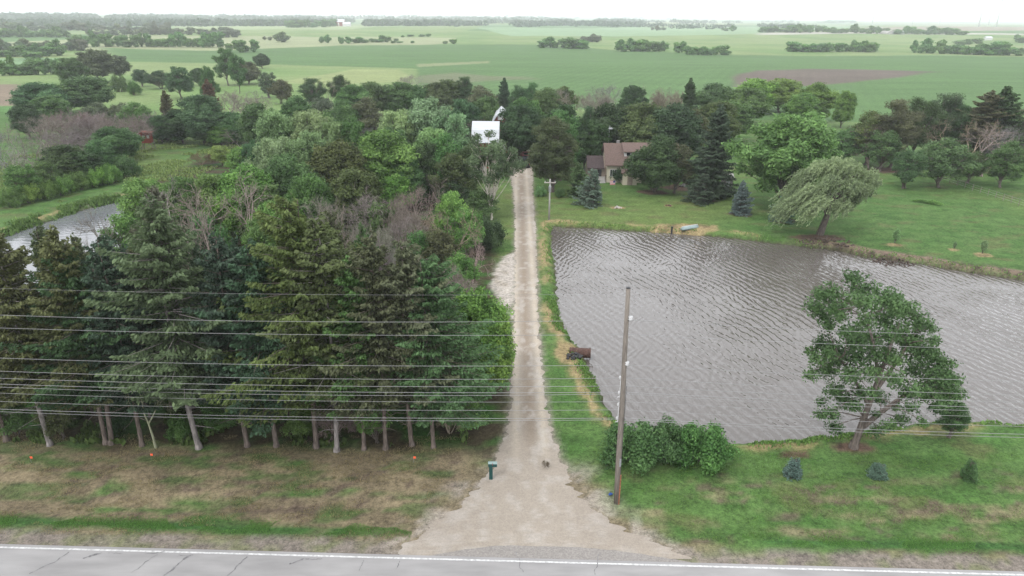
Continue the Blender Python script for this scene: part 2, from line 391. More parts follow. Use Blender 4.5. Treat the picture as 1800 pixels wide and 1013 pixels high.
    put([(830, 52), (1500, 46), (1500, 58), (1200, 66), (900, 66)], (.27, .40, .22))
    put([(300, 40), (560, 44), (700, 48), (600, 56), (380, 56), (300, 50)], (.34, .42, .22))
    rows = 0.5+0.5*np.sin((x*.93-y*.37)*1.2)
    fc = fc*(1+.12*(rows-.5)[:, None]*(d < 420)[:, None])*(0.8+.4*fbm(x/28, y/9, 66, 5)[:, None])
    c = mixc(c, fc, far)
    return np.clip(c*KG, 0.004, 0.9)

tx_ = axis_ticks(-78, 62, .35, -14000, 14000, 1.03, 1.03)
ty_ = axis_ticks(26, 135, .35, -60, 15000, 1.08, 1.015)
GX, GY = np.meshgrid(tx_, ty_); gx_ = GX.ravel(); gy_ = GY.ravel()
gzv = gz(gx_, gy_)
nx, ny = len(tx_), len(ty_)
ii = np.arange((ny-1)*nx).reshape(ny-1, nx)[:, :-1].ravel()
faces = np.stack([ii, ii+1, ii+nx+1, ii+nx], 1)
gm_ = tint_mat('ground_earth_and_grass', 0.55, ((0.8, .25), (3.2, .35), (10.0, .40)), bump=.7, bdist=.05, bscale=9)
gme = npmesh('ground', np.stack([gx_, gy_, gzv], 1), faces, gm_, smoothf=True, uvcol=ground_color(gx_, gy_))
tag(link('ground', gme), kind='structure')

# ------------------------------------------------------------------ driveway sheet
ys = np.concatenate([np.arange(29.15, 45, .08), np.arange(45, 150, .2)]); cols = np.linspace(0, 1, 26)
xl, xr = drvx(ys)
jl = (fbm(ys*2.6, ys*0, 3, 4)-.5)*.7*np.where(ys < 36, 2.0, 1); jr = (fbm(ys*2.6, ys*0+9, 5, 4)-.5)*.7*np.where(ys < 36, 2.0, 1)
DX = (xl+jl)[:, None]*(1-cols)+(xr+jr)[:, None]*cols; DY = np.repeat(ys[:, None], 26, 1)
dxv, dyv = DX.ravel(), DY.ravel()
dz = gz(dxv, dyv)+.02
cen = np.repeat(((xl+xr)/2)[:, None], 26, 1).ravel(); off = dxv-np.interp(dyv, [29, 36, 60, 150], [1.6, 1.35, 1.3, 1.6])
nn = fbm(dxv/.5, dyv/.9, 91, 4); nb = fbm(dxv/2.5, dyv/4, 92, 3)
dc = np.repeat(GRAVEL[None], len(dxv), 0)
dc = mixc(dc, C_(.34, .275, .21), smooth(37, 42, dyv)*np.exp(-(off/.5)**2)*(.6+.5*nb))
dc = mixc(dc, C_(.60, .53, .43), smooth(36, 41, dyv)*np.exp(-((np.abs(off)-.95)/.26)**2)*.9)
dc = mixc(dc, C_(.60, .56, .51), smooth(.5, .72, nn)*.5)
dc = mixc(dc, C_(.38, .33, .28), smooth(.55, .72, nb)*.25)
dfaces = (np.arange((len(ys)-1)*26).reshape(-1, 26)[:, :-1]).ravel()
dmat = tint_mat('driveway_gravel', .17, ((1.6, .25), (6.0, .35), (16.0, .40)), bscale=14, bdist=.04)
tag(link('driveway', npmesh('driveway', np.stack([dxv, dyv, dz], 1), np.stack([dfaces, dfaces+1, dfaces+27, dfaces+26], 1), dmat, smoothf=True, uvcol=dc*KG)), kind='structure')

# ------------------------------------------------------------------ road
def ry_(x, o=0.0): return 29.02-0.0255*x+o      # south edge of the shoulder
def strip(name, o0, o1, z, mat, x0=-160, x1=170, n=60):
    xs = np.linspace(x0, x1, n); V = []; 
    for x in xs: V += [(x, ry_(x, o0), z), (x, ry_(x, o1), z)]
    Fq = [(2*i, 2*i+2, 2*i+3, 2*i+1) for i in range(n-1)]
    return tag(link(name, npmesh(name, V, Fq, mat)), kind='structure')
roadm = M('pale_worn_concrete', (.245, .240, .237), .85, .14, .8, .15, stretch=(.35, 1.6, 1), detail=8)
strip('road', -8.2, 0.10, .035, roadm)
linem = M('white_line_paint', (.46, .46, .455), .7, .30, 7)
strip('road_edge_line', -.20, -.09, .040, linem); strip('road_centre_line', -4.1, -3.98, .040, M('yellow_line_paint', (.62, .42, .06), .7, .1, 9))
crm = M('dark_crack_filler', (.145, .142, .145), .8, .3, 6)
V = []; Fq = []
r_ = random.Random(3)
for (px, ln, ang, wd, n_) in [(98, 2.0, 1.0, .07, 4), (158, .9, .6, .16, 3), (238, 1.0, 2.9, .06, 3), (262, 1.6, 1.1, .05, 3), (322, 1.7, 1.1, .13, 4), (425, 1.5, 1.25, .10, 4), (528, .8, .5, .12, 3), (560, .9, .1, .09, 3), (635, .8, 1.5, .05, 3), (700, .6, 1.5, .05, 2), (907, 1.6, 1.9, .05, 4), (1056, 1.6, 1.3, .05, 4), (170, .8, 0, .04, 3), (300, .8, 3.1, .05, 3)]:
    x, y = G(px, 1000); y = ry_(x, -.35 if px not in (907, 1056) else .55)
    p = Vector((x, y)); a = -ang if px not in (238, 300, 170) else 0.06
    for k in range(n_*3):
        a2 = a+r_.uniform(-.5, .5); q = p+Vector((math.cos(a2)*(-1 if a != .06 else 1), math.sin(a2)))*(ln/(n_*3))
        nrm = Vector((-(q-p).y, (q-p).x)).normalized()*wd*r_.uniform(.12, .55)
        b = len(V); V += [(*(p-nrm), .0445), (*(p+nrm), .0445), (*(q+nrm*.8), .0445), (*(q-nrm*.8), .0445)]; Fq.append((b, b+3, b+2, b+1)); p = q
tag(link('road_crack_sealing', npmesh('road_crack_sealing', V, Fq, crm)), kind='structure')
V = []; xs = np.linspace(-4.2, 9.6, 40)
for i, x in enumerate(xs):
    t = i/39; o = 0.9*math.sin(math.pi*min(1, t*3)/2)*math.sin(math.pi*min(1, (1-t)*2.2)/2)+.03*r_.uniform(-1, 1)
    V += [(x, ry_(x, .10), .040), (x, ry_(x, .11+max(o, .01)), .040)]
tag(link('paved_apron', npmesh('paved_apron', V, [(2*i, 2*i+2, 2*i+3, 2*i+1) for i in range(39)], M('grey_asphalt_apron', (.215, .20, .185), .9, .2, 12, .3))), kind='structure')

# ------------------------------------------------------------------ water
def water_mat(name, col, k, wdir, strength):
    """wind ripples: three directional trains with wandering crests, gusts fading them in and out"""
    m = bpy.data.materials.new(name); m.use_nodes = True; t = m.node_tree; b = t.nodes['Principled BSDF']; N = t.nodes.new; K = t.links.new
    b.inputs['Base Color'].default_value = (*col, 1); b.inputs['Roughness'].default_value = .12; b.inputs['IOR'].default_value = 1.58
    tx = N('ShaderNodeTexCoord'); prev = None
    gust = N('ShaderNodeTexNoise'); gust.inputs['Scale'].default_value = .12; gust.inputs['Detail'].default_value = 4; K(tx.outputs['Object'], gust.inputs['Vector'])
    for (lam, rot, st, dist, wob, flip) in [(1.25, wdir, 1.0, .16, 11.0, 0), (.85, wdir+.75, .9, .11, 10.0, 1), (.50, wdir+.3, 1.0, .06, 9.0, 0)]:
        mp_ = N('ShaderNodeMapping'); mp_.inputs['Rotation'].default_value = (0, 0, rot)
        wv = N('ShaderNodeTexWave'); wv.wave_type = 'BANDS'; wv.bands_direction = 'X'; wv.wave_profile = 'SIN'
        wv.inputs['Scale'].default_value = .314/lam/k; wv.inputs['Distortion'].default_value = wob; wv.inputs['Detail'].default_value = 2.5; wv.inputs['Detail Scale'].default_value = .55/lam; wv.inputs['Detail Roughness'].default_value = .6
        mr = N('ShaderNodeMapRange'); mr.inputs['From Min'].default_value = .35; mr.inputs['From Max'].default_value = .65
        mr.inputs['To Min'].default_value = .9 if flip else .25; mr.inputs['To Max'].default_value = .25 if flip else 1.0
        mu = N('ShaderNodeMath'); mu.operation = 'MULTIPLY'; bb = N('ShaderNodeBump'); bb.inputs['Strength'].default_value = strength*st; bb.inputs['Distance'].default_value = dist
        K(tx.outputs['Object'], mp_.inputs[0]); K(mp_.outputs[0], wv.inputs['Vector']); K(gust.outputs['Fac'], mr.inputs['Value']); K(wv.outputs['Fac'], mu.inputs[0]); K(mr.outputs[0], mu.inputs[1]); K(mu.outputs[0], bb.inputs['Height'])
        if prev: K(prev.outputs[0], bb.inputs['Normal'])
        prev = bb
    K(prev.outputs[0], b.inputs['Normal'])
    return m
def water(name, P, mat):
    P = np.array(P); c = P.mean(0); Q = c+(P-c)*(1+1.6/np.linalg.norm(P-c, axis=1)[:, None])
    me = bpy.data.meshes.new(name); me.from_pydata([(x, y, WZ) for x, y in Q], [], [list(range(len(Q)))]); me.materials.append(mat)
    if me.polygons[0].normal.z < 0: me.flip_normals()
    return tag(link(name, me), kind='structure')
water('pond_water', PONDR, water_mat('windy_pond_water', (.088, .078, .070), .72, math.radians(-23), .30))
water('far_pond_water', PONDL, water_mat('calm_pond_water', (.12, .125, .135), .9, math.radians(80), .05))
# ------------------------------------------------------------------ tree mesh generators
def quads(P, U, Vv, s, asp):
    """diamond leaf cards at P with half vectors along U, Vv"""
    s = s[:, None]
    V = np.stack([P+U*s, P+Vv*s*asp, P-U*s, P-Vv*s*asp], 1).reshape(-1, 3)
    return V, np.arange(len(V)).reshape(-1, 4)
def runit(n, g):
    v = g.normal(size=(n, 3)); return v/np.linalg.norm(v, axis=1)[:, None]
def perp(N, g):
    a = runit(len(N), g); u = a-N*(a*N).sum(1)[:, None]; return u/np.linalg.norm(u, axis=1)[:, None]
def tubes(segs, n=4):
    """segs: list of (p0,p1,r0,r1)"""
    A = np.array([s[0] for s in segs], float); B = np.array([s[1] for s in segs], float)
    R0 = np.array([s[2] for s in segs]); R1 = np.array([s[3] for s in segs])
    D = B-A; D /= np.linalg.norm(D, axis=1)[:, None]+1e-9
    ref = np.where(np.abs(D[:, 2:3]) > .9, [[1., 0, 0]], [[0, 0, 1.]])
    U = np.cross(D, ref); U /= np.linalg.norm(U, axis=1)[:, None]; W = np.cross(D, U)
    V = []
    for k in range(n):
        c, s = math.cos(2*math.pi*k/n), math.sin(2*math.pi*k/n); V.append(A+(U*c+W*s)*R0[:, None])
    for k in range(n):
        c, s = math.cos(2*math.pi*k/n), math.sin(2*math.pi*k/n); V.append(B+(U*c+W*s)*R1[:, None])
    V = np.stack(V, 1).reshape(-1, 3); b = np.arange(len(A))[:, None]*2*n
    Fs = [np.concatenate([b+k, b+(k+1) % n, b+n+(k+1) % n, b+n+k], 1) for k in range(n)]
    return V, np.concatenate(Fs, 0)
def path(p0, p1, r0, r1, g, k=5, bend=.12, sag=0.0):
    p0 = np.array(p0, float); p1 = np.array(p1, float); Ln = np.linalg.norm(p1-p0); pts = []
    off = g.normal(size=3)*bend*Ln
    for i in range(k+1):
        t = i/k; q = p0*(1-t)+p1*t+off*math.sin(math.pi*t)*.6+np.array([0, 0, -sag*Ln*math.sin(math.pi*t)])
        pts.append(q)
    return [(pts[i], pts[i+1], r0+(r1-r0)*i/k, r0+(r1-r0)*(i+1)/k) for i in range(k)], pts

def clump_leaves(centres, radii, dens, ls, g, flat=.75, wind=None, asp=.5, up=.35):
    Ps, Ns, vs = [], [], []
    for c, r in zip(centres, radii):
        n = int(dens*r*r)
        d = runit(n, g); rad = r*(g.random(n)**.45)
        # ragged clump: stretch with low frequency lobes
        lob = 1+.28*np.sin(d[:, 0]*4+c[0]*3)*np.sin(d[:, 1]*5+c[1]*2)+.2*np.sin(d[:, 2]*6+c[2])
        P = np.array(c)+d*(rad*lob)[:, None]*np.array([1, 1, flat])
        if wind is not None: P = P+np.array(wind)*(rad[:, None]/r)*.25*r
        Ps.append(P); N = d+g.normal(size=(n, 3))*.7+np.array([0, 0, up]); N /= np.linalg.norm(N, axis=1)[:, None]; Ns.append(N)
        cv = g.normal()*.13
        vs.append(np.clip(.5+cv+g.normal(size=n)*.16, 0, 1))
    P = np.concatenate(Ps); N = np.concatenate(Ns); v = np.concatenate(vs)
    U = perp(N, g)
    if wind is not None:
        U = U+np.array(wind)*.8+np.array([0, 0, -.25]); U /= np.linalg.norm(U, axis=1)[:, None]
    Vv = np.cross(N, U); Vv /= np.linalg.norm(Vv, axis=1)[:, None]+1e-9
    V, Fq = quads(P, U, Vv, ls*(.6+.8*g.random(len(P))), asp)
    return V, Fq, v

def broadleaf(seed, H=12., R=4.6, th=2.2, nc=46, dens=330, ls=.20, cr=(1.0, 1.9), sparse=0., wind=None, multi=1, shape=.95, trunk_r=.26, asp=.5):
    g = np.random.default_rng(seed); C = []; Rr = []
    cz = (H+th)/2; hz = (H-th)/2
    tries = 0
    while len(C) < nc and tries < 4000:
        tries += 1
        d = runit(1, g)[0]; rr = g.random()**.38
        lob = 1+.18*math.sin(3*math.atan2(d[1], d[0])+seed)+.12*math.sin(5*d[2]+seed*2)
        r = g.uniform(*cr)
        k = 1-.28*max(0, d[2])**2 if shape > .9 else 1
        p = np.array([d[0]*(R-r*.7)*rr*lob*k, d[1]*(R-r*.7)*rr*lob*k, cz+d[2]*(hz-r*.5)*rr])
        if d[2] < -.8 and rr > .6: p[2] += hz*.2
        if all(np.linalg.norm((p-q)*[1, 1, 1.1]) > (r+q_)*.42 for q, q_ in zip(C, Rr)): C.append(p); Rr.append(r)
    V, Fq, v = clump_leaves(C, Rr, dens*(1-sparse), ls, g, wind=wind, asp=asp)
    segs = []
    for m in range(multi):
        b = np.array([g.normal()*.3*(multi > 1), g.normal()*.3*(multi > 1), -.25])
        top = np.array([g.normal()*.5+(m-(multi-1)/2)*1.6*(multi > 1), g.normal()*.4, H*.72])
        s, pts = path(b, top, trunk_r, trunk_r*.25, g, 8, .05); segs += [(b, b+np.array([0, 0, .5]), trunk_r*1.5, trunk_r*1.02)]+s
        for i in range(m, len(C), multi):
            t = np.clip(.25+.6*(C[i][2]-th)/(H-th)+g.normal()*.08-.1, .22, .95); q = pts[int(t*8)]
            s2, p2 = path(q, C[i], trunk_r*.42*(1-t*.5), .03, g, 4, .10, -.08); segs += s2
            for _ in range(3):
                e = C[i]+runit(1, g)[0]*Rr[i]*.8; s3, _p = path(p2[3], e, .035, .012, g, 2, .1); segs += s3
    tv, tf = tubes(segs, 6)
    return (V, Fq, v), (tv, tf), H, R

def spruce(seed, H=15., R=3.2, bare=3.6, step=.30, nb=7, per=72, ls=.115, ragged=.25, droop=.22, power=.8, trunk_r=.17, dens_low=1., asp=.48):
    g = np.random.default_rng(seed); P = []; U = []; segs = []; vv = []
    z = bare
    s, tp = path((0, 0, -.25), (g.normal()*.15, g.normal()*.15, H*.98), trunk_r, .025, g, 10, .012)
    segs += [(np.array([0, 0, -.25]), np.array([0, 0, .35]), trunk_r*1.6, trunk_r*1.03)]+s
    side = g.normal(size=3)*.18
    while z < H-.15:
        t = (z-bare)/(H-bare)
        Lb = R*((1-t)**power)*(1-.35*math.exp(-t*9)*dens_low)+.12
        lobe = 1+ragged*math.sin(z*2.1+seed)*.7
        for b in range(nb if t < .85 else 4):
            a = g.random()*2*math.pi
            Lx = Lb*lobe*(1+ragged*g.normal()*1.0)*(1+side[0]*math.cos(a)+side[1]*math.sin(a)); Lx = max(.15, Lx)
            if g.random() < ragged*.25: continue
            sl = -droop*(1-t)*1.2+.35*t
            base = np.array([0, 0, z+g.normal()*.12]); dirh = np.array([math.cos(a), math.sin(a), 0]); lat = np.array([-math.sin(a), math.cos(a), 0])
            n = max(6, int(per*Lx/R)); q = g.random(n)**.62
            w_ = (Lx*.30*(1-q*.75)+.10); lo = (g.random(n)*2-1)*w_
            pos = base+dirh*(Lx*q)[:, None]+lat*lo[:, None]+np.array([0, 0, 1.])*(sl*Lx*q+.16*Lx*q*q*q-np.abs(lo)*.35+g.normal(size=n)*.05-.05*g.random(n))[:, None]
            u = dirh*(.55+.3*g.random(n))[:, None]+lat*(np.sign(lo)*.8*g.random(n))[:, None]+np.array([0, 0, 1.])*(-.35+.35*g.normal(size=n))[:, None]
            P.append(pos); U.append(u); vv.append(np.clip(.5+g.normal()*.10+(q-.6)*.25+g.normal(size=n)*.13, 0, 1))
            e = base+dirh*Lx*.9+np.array([0, 0, sl*Lx*.9+.1*Lx]); segs.append((base, e, .022+.012*Lx/R, .006))
        z += step*(1 if t < .8 else .7)
    # dead lower whorls
    if bare > 1.5:
        for k in range(16):
            a = g.random()*6.28; zz = g.uniform(bare*.35, bare*1.3); Lx = g.uniform(.5, R*.7)
            b0 = np.array([0, 0, zz]); s2, _ = path(b0, b0+np.array([math.cos(a)*Lx, math.sin(a)*Lx, g.normal()*.25-.1]), .03, .008, g, 3, .1); segs += s2
    P = np.concatenate(P); U = np.concatenate(U); v = np.concatenate(vv)
    U /= np.linalg.norm(U, axis=1)[:, None]; N = perp(U, g); N[:, 2] = np.abs(N[:, 2])+.3; N -= U*(N*U).sum(1)[:, None]; N /= np.linalg.norm(N, axis=1)[:, None]
    V, Fq = quads(P, U, np.cross(N, U), ls*(.7+.7*g.random(len(P))), asp)
    tv, tf = tubes(segs, 6)
    return (V, Fq, v), (tv, tf), H, R

def bare(seed, H=8.5, R=4.4, depth=4, kids=3, stems=3, leafy=0, r0=.13, spread=.9):
    g = np.random.default_rng(seed); segs = []; tw = []; tips = []
    def grow(p, d, Ln, r, lv):
        n = 3; q = p
        for i in range(n):
            d = d+g.normal(size=3)*.13; d[2] += .01; d = d/np.linalg.norm(d); q2 = q+d*Ln/n
            (segs if lv < 2 else tw).append((q, q2, r*(1-i*.2), r*(1-(i+1)*.2)))
            q = q2
            if lv < depth and i > 0:
                for k in range(kids-1 if i == 1 else kids):
                    dd = d+runit(1, g)[0]*spread; dd /= np.linalg.norm(dd)
                    if g.random() < .86: grow(q, dd, Ln*g.uniform(.5, .72), max(r*.55, .017), lv+1)
        tips.append(q)
    for s in range(stems):
        a = g.random()*6.28; d = np.array([math.cos(a)*.45, math.sin(a)*.45, 1.]) if stems > 1 else np.array([g.normal()*.08, g.normal()*.08, 1.])
        d /= np.linalg.norm(d); grow(np.array([math.cos(a)*.15, math.sin(a)*.15, -.2]), d, H*.46, r0, 0)
    A = np.array([s[1] for s in segs+tw]); k = H/A[:, 2].max(); kr = R/np.percentile(np.abs(A[:, :2]), 97)
    S = np.array([kr, kr, k]); f = lambda L_: [(a*S, b*S, c, d) for a, b, c, d in L_]
    tv, tf = tubes(f(segs), 6); wv, wf = tubes(f(tw), 3)
    return (wv, wf, np.clip(.5+g.normal(size=len(wf))*.15, 0, 1)), (tv, tf), H, R

def willow(seed, H=10., R=6.5):
    g = np.random.default_rng(seed); P = []; U = []; vv = []; segs = []
    s, pts = path((0, 0, -.3), (1.2, 0, H*.62), .5, .16, g, 7, .05); segs += s
    C = [(-1.9, 1.0, 7.8, 1.3), (-.8, .2, 8.9, 1.5), (.6, -.6, 9.3, 1.6), (2.6, .5, 8.8, 1.6), (4.6, -.3, 7.9, 1.4), (5.9, .6, 6.9, 1.1), (1.6, 1.8, 8.3, 1.5), (-1.9, -1.6, 6.6, 1.3), (-.6, -2.2, 7.4, 1.5), (1.9, -2.4, 7.0, 1.4), (4.0, -1.9, 6.3, 1.2), (5.2, 1.6, 6.0, 1.0), (-3.2, -.4, 5.2, 1.1), (-1.5, -3.0, 5.4, 1.2), (.9, -3.2, 4.9, 1.1), (-2.4, 2.2, 6.0, 1.2), (3.1, 2.4, 7.1, 1.3), (3.4, -.6, 5.0, .9), (-2.5, .6, 5.2, 1.2)]
    for cx, cy, cz, cr in C:
        c = np.array([cx, cy, cz]); cv = g.normal()*.16
        s2, _ = path(pts[int(g.integers(3, 8))], c, .14, .03, g, 5, .1, -.12); segs += s2
        left = np.clip((1.5-cx)/4, 0, 1)
        for st in range(int(78*cr)):
            p0 = c+runit(1, g)[0]*np.array([cr, cr, cr*.7])*g.random()**.35
            Ln = g.uniform(.5, 1.3)+left*g.uniform(.2, 2.3)*(cz < 8)+(cz < 6)*g.random()*1.2; n = int(Ln*15)+3
            d = np.array([-.40-.45*left, g.normal()*.15, -.35-.55*g.random()-.2*left]); t = np.linspace(0, 1, n); up = .55*(1-left)
            arc = np.stack([d[0]*t*Ln, d[1]*t*Ln+.1*np.sin(t*5+st), d[2]*(t**1.4)*Ln+up*np.sin(t*3.1)*.5], 1)
            pos = p0+arc+g.normal(size=(n, 3))*.07; pos[:, 2] = np.maximum(pos[:, 2], .3+g.random()*.3)
            P.append(pos); u = np.gradient(arc, axis=0); u /= np.linalg.norm(u, axis=1)[:, None]+1e-9; U.append(u+g.normal(size=(n, 3))*.45); vv.append(np.clip(.55+cv+g.normal()*.1+g.normal(size=n)*.12, 0, 1))
    P = np.concatenate(P); U = np.concatenate(U); U /= np.linalg.norm(U, axis=1)[:, None]+1e-9; N = perp(U, g); N[:, 2] += .4; N -= U*(N*U).sum(1)[:, None]; N /= np.linalg.norm(N, axis=1)[:, None]
    V, Fq = quads(P, U, np.cross(N, U), .15*(.7+.7*g.random(len(P))), .30)
    tv, tf = tubes(segs, 6)
    return (V, Fq, np.concatenate(vv)), (tv, tf), H, R

def bushm(seed, H=2.6, R=2.6, nc=30, dens=900, ls=.095):
    g = np.random.default_rng(seed); C = []; Rr = []
    for k in range(nc):
        d = runit(1, g)[0]; d[2] = abs(d[2]); r = g.uniform(.5, .95)*R/2.6; rr = g.random()**.4
        C.append(np.array([d[0]*(R-r*.7)*rr, d[1]*(R-r*.7)*rr, .25*H+d[2]*(H*.75-r*.5)*rr])); Rr.append(r)
    V, Fq, v = clump_leaves(C, Rr, dens, ls, g, flat=.85)
    V[:, 2] = np.maximum(V[:, 2], 0.02)
    segs = []
    for c in C[::2]: segs += path((c[0]*.2, c[1]*.2, -.1), c, .045, .012, g, 3, .1)[0]
    tv, tf = tubes(segs, 5)
    return (V, Fq, v), (tv, tf), H, R

def farm_(seed, H=10., R=5.):
    g = np.random.default_rng(seed); C = []; Rr = []
    for k in range(20):
        d = runit(1, g)[0]; r = g.uniform(1.2, 2.3); rr = g.random()**.4
        C.append(np.array([d[0]*(R-r*.7)*rr, d[1]*(R-r*.7)*rr, H*.48+d[2]*(H*.52-r*.6)*rr])); Rr.append(r)
    V, Fq, v = clump_leaves(C, Rr, 60, .5, g, asp=.6)
    segs, _ = path((0, 0, -.5), (0, 0, H*.6), .3, .1, g, 3, .03)
    tv, tf = tubes(segs, 5)
    return (V, Fq, v), (tv, tf), H, R

def elm_at(base):
    """the lone leaning tree on the near bank: crown masses surveyed one by one"""
    g = np.random.default_rng(77); bx, by, bz = base; C = []; Rr = []
    L_ = [(1430, 540, 20), (1457, 517, 26), (1447, 554, 22), (1475, 545, 20), (1514, 509, 26), (1521, 534, 24), (1554, 525, 26), (1588, 546, 24), (1615, 566, 22), (1634, 576, 14), (1524, 594, 26), (1554, 560, 26), (1581, 584, 26), (1608, 600, 22), (1500, 600, 22), (1447, 604, 22), (1434, 630, 18), (1470, 621, 24), (1424, 658, 14), (1452, 651, 22), (1504, 628, 24), (1540, 622, 22), (1568, 631, 22), (1615, 621, 24), (1642, 630, 20), (1608, 651, 24), (1642, 658, 24), (1672, 668, 20), (1491, 660, 22), (1467, 690, 20), (1530, 655, 20), (1574, 668, 20), (1628, 686, 24), (1658, 700, 20), (1684, 692, 14), (1460, 727, 16), (1440, 729, 12), (1487, 708, 18), (1642, 718, 14), (1581, 738, 16), (1600, 716, 14), (1541, 758, 14), (1467, 752, 16), (1560, 748, 14), (1510, 690, 16), (1545, 700, 16), (1660, 640, 18), (1668, 690, 18), (1640, 600, 14), (1595, 690, 18), (1520, 565, 18), (1485, 585, 16), (1650, 675, 20)]
    for px, py, rp in L_:
        yy = by+g.normal()*1.5*(1-abs(px-1550)/260); d = ray(px, py); t = yy/d[1]; p = np.array([d[0]*t-bx, yy-by, CH+d[2]*t-bz]); C.append(p); Rr.append(rp/F*t*1.05)
        if g.random() < .7:
            q = p+np.array([g.normal()*.3, g.choice([-1.4, 1.4]), g.normal()*.4]); C.append(q); Rr.append(rp/F*t*.72)
    V, Fq, v = clump_leaves(C, Rr, 820, .098, g, flat=.8, wind=(.5, 0, .05), asp=.5, up=.2)
    segs, pts = path((0, 0, -.25), (1.2, .1, 9.2), .26, .07, g, 10, .03)
    segs = [(np.array([0, 0, -.3]), np.array([0, 0, .5]), .38, .27)]+segs
    s2, p2 = path(pts[2], (4.8, .3, 5.4), .2, .05, g, 8, .03, -.04); segs += s2
    s3, p3 = path(pts[4], (-2.2, -.2, 6.8), .14, .04, g, 6, .03, -.04); segs += s3
    s4, p4 = path(pts[5], (2.9, .6, 9.0), .15, .05, g, 7, .04, -.03); segs += s4
    s5, p5 = path(pts[6], (-1.3, .4, 10.2), .12, .04, g, 6, .04, -.03); segs += s5
    allp = np.array(pts[3:]+p2[1:]+p3[1:]+p4[1:]+p5[1:])
    for c in C:
        i = np.argmin(np.linalg.norm(allp-c+np.array([0, 0, .6]), axis=1)); s_, pp = path(allp[i], c, .05, .014, g, 3, .1, -.05); segs += s_
    tv, tf = tubes(segs, 7)
    return (V, Fq, v), (tv, tf), 11.6, 5.

PROTO = {}
GEN = {
 'spruceA': lambda: spruce(11, 15, 3.3, 4.2, per=230, ragged=.26), 'spruceB': lambda: spruce(12, 15, 3.0, 4.6, per=220, ragged=.30, droop=.3), 'spruceC': lambda: spruce(13, 15, 3.6, 4.0, per=240, ragged=.24, power=.7),
 'spruceD': lambda: spruce(14, 15, 2.9, 4.4, per=210, ragged=.34, power=.65, droop=.15), 'spruceThin': lambda: spruce(15, 15, 3.0, 4.2, per=150, nb=7, ragged=.28, power=.6),
 'norway': lambda: spruce(21, 14, 4.0, .4, per=170, nb=9, step=.28, ragged=.14, droop=.38, power=.8, trunk_r=.25, ls=.16),
 'blueA': lambda: spruce(22, 5, 1.6, .12, step=.2, nb=8, per=70, ls=.11, ragged=.10, droop=.12, power=.9, trunk_r=.1, dens_low=0),
 'blueB': lambda: spruce(23, 5, 1.7, .12, step=.2, nb=8, per=70, ls=.11, ragged=.14, droop=.15, power=.85, trunk_r=.1, dens_low=0),
 'young': lambda: spruce(24, 1.3, .55, .04, step=.075, nb=9, per=70, ls=.05, ragged=.08, droop=.05, power=1.1, trunk_r=.03, dens_low=0),
 'arbor': lambda: broadleaf(25, 13, 4.1, .6, 110, 460, .15, (.7, 1.15), asp=.4),
 'pineA': lambda: broadleaf(31, 13, 4.2, 1.6, 50, 420, .15, (.8, 1.4), asp=.3), 'pineB': lambda: broadleaf(32, 13, 4.4, 2.0, 50, 420, .15, (.8, 1.5), asp=.3),
 'mapleA': lambda: broadleaf(41, 12, 4.8, .7, 84, 330, .19, (1.0, 1.7)), 'mapleB': lambda: broadleaf(42, 12, 5.0, .8, 80, 330, .19, (1.0, 1.8)), 'mapleC': lambda: broadleaf(43, 12, 4.4, .7, 76, 330, .19, (1.0, 1.7)),
 'looseA': lambda: broadleaf(51, 13, 5.6, .8, 72, 300, .22, (.9, 1.7), wind=(.7, -.2, .1), asp=.38), 'looseB': lambda: broadleaf(52, 13, 5.2, .8, 66, 300, .22, (.9, 1.8), wind=(.7, -.2, .1), asp=.38), 'looseC': lambda: broadleaf(53, 13, 5.0, .8, 44, 280, .22, (.8, 1.6), wind=(.7, .1, .1), asp=.38),
 'thinA': lambda: broadleaf(61, 11, 4.2, 1.2, 52, 230, .17, (.8, 1.4)), 'thinB': lambda: broadleaf(62, 11, 4.0, 1.0, 48, 210, .17, (.8, 1.4), multi=2),
 'birch': lambda: broadleaf(71, 12.5, 4.7, 4.4, 40, 300, .17, (.7, 1.3), multi=2, trunk_r=.15, wind=(.6, 0, 0), asp=.4),
 'scrubA': lambda: broadleaf(81, 7, 3.4, .5, 42, 260, .15, (.7, 1.3), multi=3, trunk_r=.09), 'scrubB': lambda: broadleaf(82, 7, 3.6, .4, 44, 260, .15, (.7, 1.2), multi=4, trunk_r=.09),
 'bareA': lambda: bare(91), 'bareB': lambda: bare(92, stems=2, spread=1.05), 'bareC': lambda: bare(93, stems=4, kids=4, spread=.8), 'bareD': lambda: bare(94, stems=1, r0=.2, H=10, R=3.2),
 'bushA': lambda: bushm(101), 'bushB': lambda: bushm(102), 'weedy': lambda: bushm(103, 1.6, 1.9, 18, 420, .12),
 'willow': lambda: willow(111),
 'farA': lambda: farm_(121), 'farB': lambda: farm_(122), 'farC': lambda: farm_(123, 10, 4.2),
}
def proto(k):
    if k not in PROTO:
        (V, Fq, v), (tv, tf), H, R = GEN[k]()
        con = k.startswith(('spruce', 'norway', 'blue', 'young', 'arbor', 'pine'))
        if k.startswith('far'):
            me = npmesh('tree_mesh', np.concatenate([V, tv]), np.concatenate([Fq, tf+len(V)]), LEAF, np.concatenate([v, np.full(len(tf), .1)]))
            PROTO[k] = (me, None, H, R)
        else:
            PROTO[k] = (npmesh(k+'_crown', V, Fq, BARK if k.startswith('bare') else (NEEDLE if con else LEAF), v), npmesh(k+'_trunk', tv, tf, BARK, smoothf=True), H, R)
    return PROTO[k]

